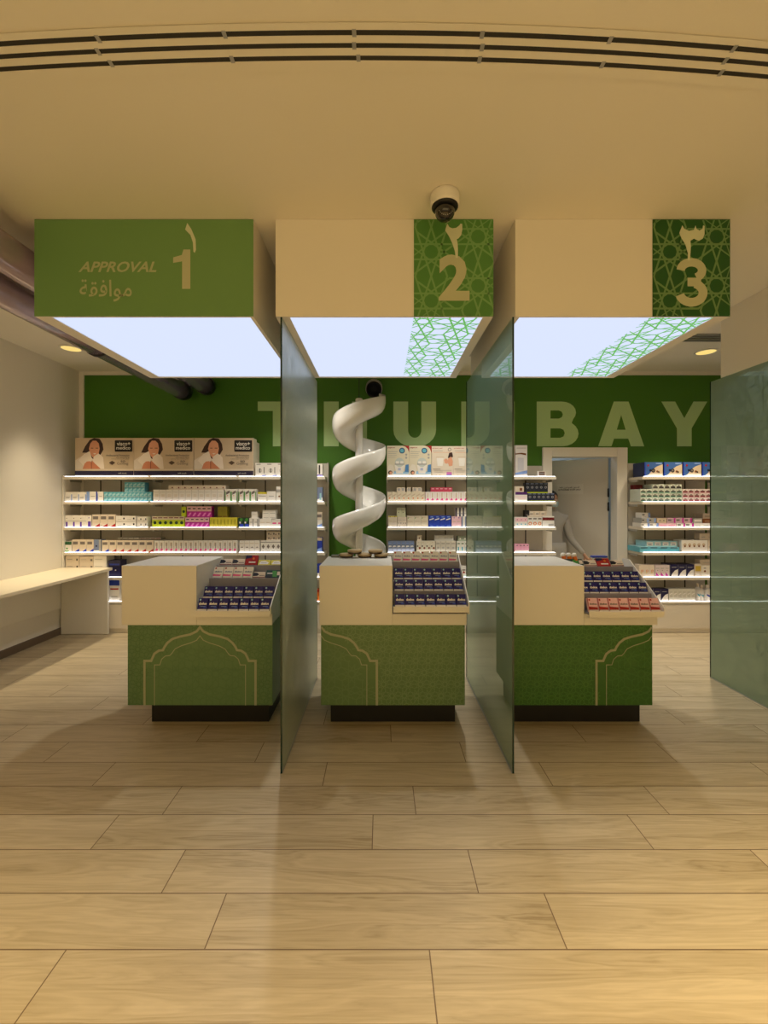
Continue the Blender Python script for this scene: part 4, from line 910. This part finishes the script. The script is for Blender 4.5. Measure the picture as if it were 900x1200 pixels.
row(RU, 3, 799, 829.5, 1, 633, WHT, [('c', .12+.18*k, .62, .018, TAN) for k in range(5)] + [('c', .12+.18*k, .50, .010, BRN) for k in range(5)], 'wide white tray box picturing five round items', dep=.14)
row(RU, 3, 830.2, 845, 2, 633.2, CRM, [('r', .1, .4, .9, .5, GREY), ('r', 0, 0, 1, .3, WHT)], 'cream and white carton')
row(RU, 3, 822, 838.7, 2, 625.4, CRM, [('r', .3, .4, .8, .5, GREY)], 'small cream carton on top', base=633, yo=.03)
row(RU, 4, 749, 767, 3, 662, ink(226, 212, 196), [('c', .6, .5, .013, ORG), ('c', .6, .5, .008, CRM), ('c', .45, .35, .006, YEL)], 'cream carton with orange ring')
row(RU, 4, 768, 784.8, 3, 662.2, ink(220, 206, 206), [('p', [(.15, .08), (.8, .08), (.15, .42)], MAG), ('r', .15, .7, .85, .76, GREY), ('c', .5, .55, .005, GRYT)], 'pinkish carton with magenta triangle')
dnv = [('r', 0, 0, 1, 1, NAVY), ('p', [(.0, .0), (1, 0), (1, .62), (.6, .52), (.3, .30), (.05, .0)], WHT), ('r', .2, .75, .8, .80, GREY), ('r', 0, 0, .02, 1, GREY)]
row(RU, 4, 785.3, 813.2, 3, 661.5, NAVY, dnv, 'navy carton with white curve', dep=.16)
row(RU, 4, 814, 822, 1, 661, CRM, [('r', .1, .45, .9, .85, ink(200, 170, 60)), ('r', .2, .1, .7, .3, WHT)], 'cream carton with yellow patch')
row(RU, 4, 822.4, 844, 3, 662.6, ink(232, 226, 214), [('c', .5, .5, .012, BRN), ('p', [(.2, .75), (.5, .7), (.8, .75), (.5, .85)], GREY)], 'cream carton with brown dot')
row(RU, 4, 822, 837.5, 1, 656, CRM, [('r', .2, .4, .8, .45, GREY)], 'flat cream box on brown-dot row', base=662.6, yo=.02)
row(RU, 5, 765.3, 783.3, 2, 690.2, NAVY, dnv, 'navy carton with white curve')
row(RU, 5, 784, 815, 6, 690, ink(222, 220, 208), [('r', .15, .3, .85, .8, ink(205, 202, 190)), ('r', 0, 0, 1, .15, WHT), ('p', [(.2, .5), (.8, .6), (.8, .7), (.2, .6)], WHT)], 'pale clear-fronted pack')
def bottle(px, w, h, lb, blue_low, shoulder=.8):
    Y0 = 4.90; r = w/2
    t = thing('lotion_bottle', (X(px, Y0), Y0, ZS[5]+.001), lb, 'bottle', 'white bottles on the bottom shelf at right')
    MB().lathe([(r*.9, 0), (r, .006), (r, h*.62), (r*.85, h*.72), (r*.4, h*.80), (r*.36, h*.82)], WHT, seg=20).build('bottle_body', t)
    MB().lathe([(r*.45, h*.815), (r*.45, h*.95), (r*.38, h)], WHT if not blue_low else CRM, seg=16).build('cap', t)
    lbm = MB()
    n = 10; vs = []
    for k in range(n+1):
        a = -pi/2-R(55)+R(110)*k/n
        for z in (h*.18, h*.52): vs.append(((r+.0008)*cos(a), (r+.0008)*sin(a), z))
    lbm.add(vs, [(2*k, 2*k+2, 2*k+3, 2*k+1) for k in range(n)], WHT)
    vs = []
    for k in range(n+1):
        a = -pi/2-R(38)+R(76)*k/n; q = abs(k-n/2)/(n/2)
        for z in (h*(.24+.10*q), h*(.36+.07*q)): vs.append(((r+.0014)*cos(a), (r+.0014)*sin(a), z))
    lbm.add(vs, [(2*k, 2*k+2, 2*k+3, 2*k+1) for k in range(n)], BLUE if not blue_low else TEAL)
    lbm.build('label', t)
bottle(817.5, .055, .19, 'slim white bottle with teal label, left of the bottle group', True)
bottle(822, .05, .17, 'slim white bottle tucked between slim and large bottles', True)
bottle(828.5, .072, .175, 'large white bottle with blue emblem, left of the last pair', False)
bottle(837.5, .072, .165, 'large white bottle with blue emblem, nearest the right screen', False)
row('far right bay', 0, 856, 900, 3, 545, ink(200, 200, 196), [('r', .2, .4, .8, .6, GREY)], 'pale carton behind frosted screen')
row('far right bay', 4, 852, 880, 4, 662, ink(210, 205, 196), [('r', .2, .4, .8, .6, GREY)], 'pale carton behind frosted screen')

# ================================================================ spiral chute
CXh, CYh = -.247, 4.72
t = thing('spiral_chute', (CXh, CYh, 0), 'glossy white spiral slide chute winding down around a white pole', 'chute')
prof = [(.292, 0), (.296, -.03), (.296, -.09), (.285, -.14), (.262, -.185), (.225, -.212), (.16, -.222), (.10, -.205), (.038, -.185)]
inner = [(.040, -.177), (.10, -.196), (.16, -.212), (.222, -.202), (.254, -.178), (.275, -.136), (.286, -.09), (.286, -.03), (.286, 0)]
ring = prof+inner; nr = len(ring)
mb = MB(); vs = []; fs = []
PITCH = .562; a0 = R(40); z0 = 2.735; turns = 3.12; NS = int(64*turns)
for k in range(NS+1):
    a = a0-2*pi*turns*k/NS; z = z0-PITCH*turns*k/NS
    for r, dz in ring: vs.append((r*cos(a), r*sin(a), z+dz))
for k in range(NS):
    for i in range(nr):
        fs.append((k*nr+i, k*nr+(i+1) % nr, (k+1)*nr+(i+1) % nr, (k+1)*nr+i))
fs.append(tuple(range(nr))); fs.append(tuple(range(NS*nr, (NS+1)*nr))[::-1])
mb.add(vs, fs, M_GLOSSW, True); mb.build('spiral_slide', t)
MB().lathe([(.042, .01), (.042, 2.62), (.036, 2.63)], M_GLOSSW, seg=32).build('pole', t)
MB().lathe([(.12, 0), (.12, .008), (.05, .014)], M_STEEL, seg=32).build('base_plate', t)
MB().tube([(0, 0, 2.62), (0, 0, 3.049)], .004, M_BLACK, 8).build('suspension_rod', t)
t = thing('chute_outlet', (-.088, YB-.052, 2.855), 'short dark round outlet pipe in the wall above the spiral chute', 'pipe')
MB().lathe([(.098, -.004), (.098, -.10), (.09, -.10), (.09, -.02)], M_STEEL, seg=36, axis='y').build('collar', t)
MB().lathe([(.088, -.004), (.088, -.15), (.076, -.15), (.076, -.05), (.01, -.05)], M_DARKM, seg=36, axis='y').build('pipe', t)

t.rotation_euler = (R(28), 0, 0)
# ================================================================ person in the doorway
M_COAT = mat('grey_white_coat', (.36, .35, .33), .85, bump=(18, .5)); M_SKIN = mat('skin', (.42, .23, .15), .55); M_HAIR = mat('black_hair', (.012, .010, .010), .5)
M_MASK = mat('pale_blue_mask', (.35, .47, .52), .8); M_TROU = mat('dark_trousers', (.03, .03, .04), .8)
PX, PY = 2.15, 5.39
def skin(name, verts, edges, radii, parent, m, sub=2, loc=(0, 0, 0)):
    me = bpy.data.meshes.new(name); me.from_pydata(verts, edges, []); me.materials.append(m)
    o = bpy.data.objects.new(name, me); COL.objects.link(o); o.parent = parent; o.location = loc
    s = o.modifiers.new('skin', 'SKIN'); s.use_smooth_shade = True
    for i, r in enumerate(radii):
        rr = r if isinstance(r, tuple) else (r, r)
        me.skin_vertices[0].data[i].radius = rr; me.skin_vertices[0].data[i].use_root = (i == 0)
    d = o.modifiers.new('sub', 'SUBSURF'); d.levels = sub; d.render_levels = sub
    return o
p = thing('person', (PX, PY, 0), 'person in light grey long-sleeved coat standing in the doorway, one arm lowered', 'person')
# body (continuous): pelvis, torso, neck, legs
V = [(0, 0, .86), (0, .01, 1.02), (0, .01, 1.18), (0, .015, 1.30), (0, .0, 1.37), (0, -.01, 1.44),
     (-.09, 0, .80), (-.10, -.01, .45), (-.10, .01, .09), (-.10, -.10, .035),
     (.09, 0, .80), (.10, -.01, .45), (.10, .01, .09), (.10, -.10, .035),
     (-.165, .01, 1.285), (-.215, .03, 1.05), (-.20, .0, .84),
     (.165, .0, 1.285), (.225, -.02, 1.03), (.352, -.11, .845)]
Ed = [(0, 1), (1, 2), (2, 3), (3, 4), (4, 5), (0, 6), (6, 7), (7, 8), (8, 9), (0, 10), (10, 11), (11, 12), (12, 13), (3, 14), (14, 15), (15, 16), (3, 17), (17, 18), (18, 19)]
Ra = [(.155, .11), (.135, .10), (.15, .11), (.12, .09), .05, .048, .085, .055, .038, .035, .085, .055, .038, .035, .062, .045, .030, .062, .047, .030]
body = skin('body', V, Ed, Ra, p, M_COAT)
# coat skirt over the legs and trousers cuffs
MB().lathe([(.20, .55), (.19, .70), (.175, .90), (.165, .98)], M_COAT, seg=28).build('coat_skirt', p)
for s_ in (-1, 1):
    MB().tube([(s_*.10, .0, .03), (s_*.10, .0, .30), (s_*.095, 0, .58)], [.052, .062, .085], M_TROU, 16).build('trouser_leg', p)
    MB().lathe([(.045, 0), (.05, .02), (.04, .05), (.01, .06)], M_BLACK, (s_*.10, -.07, .0), 16).build('shoe', p)
# head
hd = MB(); vs = []; n, m_ = 20, 14
for j in range(m_+1):
    th = pi*j/m_; z = cos(th)
    for i in range(n):
        a = 2*pi*i/n; x = sin(th)*cos(a)*.072; y = sin(th)*sin(a)*.092
        if z < -.1: k = 1+.35*z; x *= k; y = y*k-.012*(-z)
        if y < 0 and abs(x) < .014 and -.45 < z < .05: y -= .016*(1-abs(x)/.014)*(1-abs((z+.28)/.33)) if abs((z+.28)/.33) < 1 else 0
        vs.append((x, y, 1.505+z*.112))
fs = [(j*n+i, (j+1)*n+i, (j+1)*n+(i+1) % n, j*n+(i+1) % n) for j in range(m_) for i in range(n)]
hd.add(vs, fs, M_SKIN, True)
for s_ in (-1, 1):
    hd.lathe([(.010, -.004), (.011, 0), (.006, .004)], WHT, (s_*.027, -.083, 1.512), 10, 'y'); hd.lathe([(.005, -.006), (.005, 0)], BLK, (s_*.027, -.083, 1.512), 8, 'y')
    hd.box(s_*.027-.014, s_*.027+.014, -.091, -.084, 1.528, 1.532, M_HAIR)
    hd.lathe([(.006, -.02), (.013, -.008), (.013, .012), (.005, .02)], M_SKIN, (s_*.072, .005, 1.50), 10)
hd.box(-.018, .018, -.086, -.078, 1.446, 1.450, ink(150, 70, 60))
hd.build('head', p)
hr = MB(); vs = []
for j in range(10):
    th = pi*.62*j/9
    for i in range(n):
        a = 2*pi*i/n
        front = sin(a) < -.25
        t_ = min(th, R(58)) if front else th
        vs.append((sin(t_)*cos(a)*.083, sin(t_)*sin(a)*.103+.006, 1.512+cos(t_)*.122))
hr.add(vs, [(j*n+i, (j+1)*n+i, (j+1)*n+(i+1) % n, j*n+(i+1) % n) for j in range(9) for i in range(n)], M_HAIR, True)
hr.build('hair', p)
mk = MB(); vs = []
for j in range(7):
    z = 1.495-.012*j
    for i in range(13):
        a = -pi/2-R(75)+R(150)*i/12
        k = 1+.10*sin(pi*j/6); vs.append((.074*k*cos(a)*(1-.05*j/2), (.098*k)*sin(a)-.004, z))
mk.add(vs, [(j*13+i, j*13+i+1, (j+1)*13+i+1, (j+1)*13+i) for j in range(6) for i in range(12)], M_MASK, True)
mk.build('face_mask', p)
# hands with separate fingers
def hand(wx, wy, wz, dx, dy, dz, side):
    d = Vector((dx, dy, dz)).normalized(); s = d.cross(Vector((0, -1, .2))).normalized()*side; nn = d.cross(s)
    w_ = Vector((wx, wy, wz))
    Vv = [w_+d*.02, w_+d*.055, w_-d*.03]; Ee = [(0, 1), (0, 2)]; Rr_ = [(.026, .016), (.032, .014), .024]
    ln = [.062, .072, .068, .054]
    for k in range(4):
        b_ = w_+d*.075+s*(.030-.020*k); i0 = len(Vv)
        Vv += [b_, b_+d*ln[k]*.55+nn*.006, b_+d*ln[k]*.95+nn*.022]; Rr_ += [.0095, .0085, .007]; Ee += [(1, i0), (i0, i0+1), (i0+1, i0+2)]
    i0 = len(Vv); Vv += [w_+d*.03+s*.038, w_+d*.062+s*.055, w_+d*.085+s*.056+nn*.01]; Rr_ += [.012, .010, .008]; Ee += [(0, i0), (i0, i0+1), (i0+1, i0+2)]
    return skin('hand', [tuple(v) for v in Vv], Ee, Rr_, p, M_SKIN)
hand(.365, -.12, .825, .35, -.2, -.5, 1); hand(-.197, -.005, .81, .05, -.1, -.8, -1)
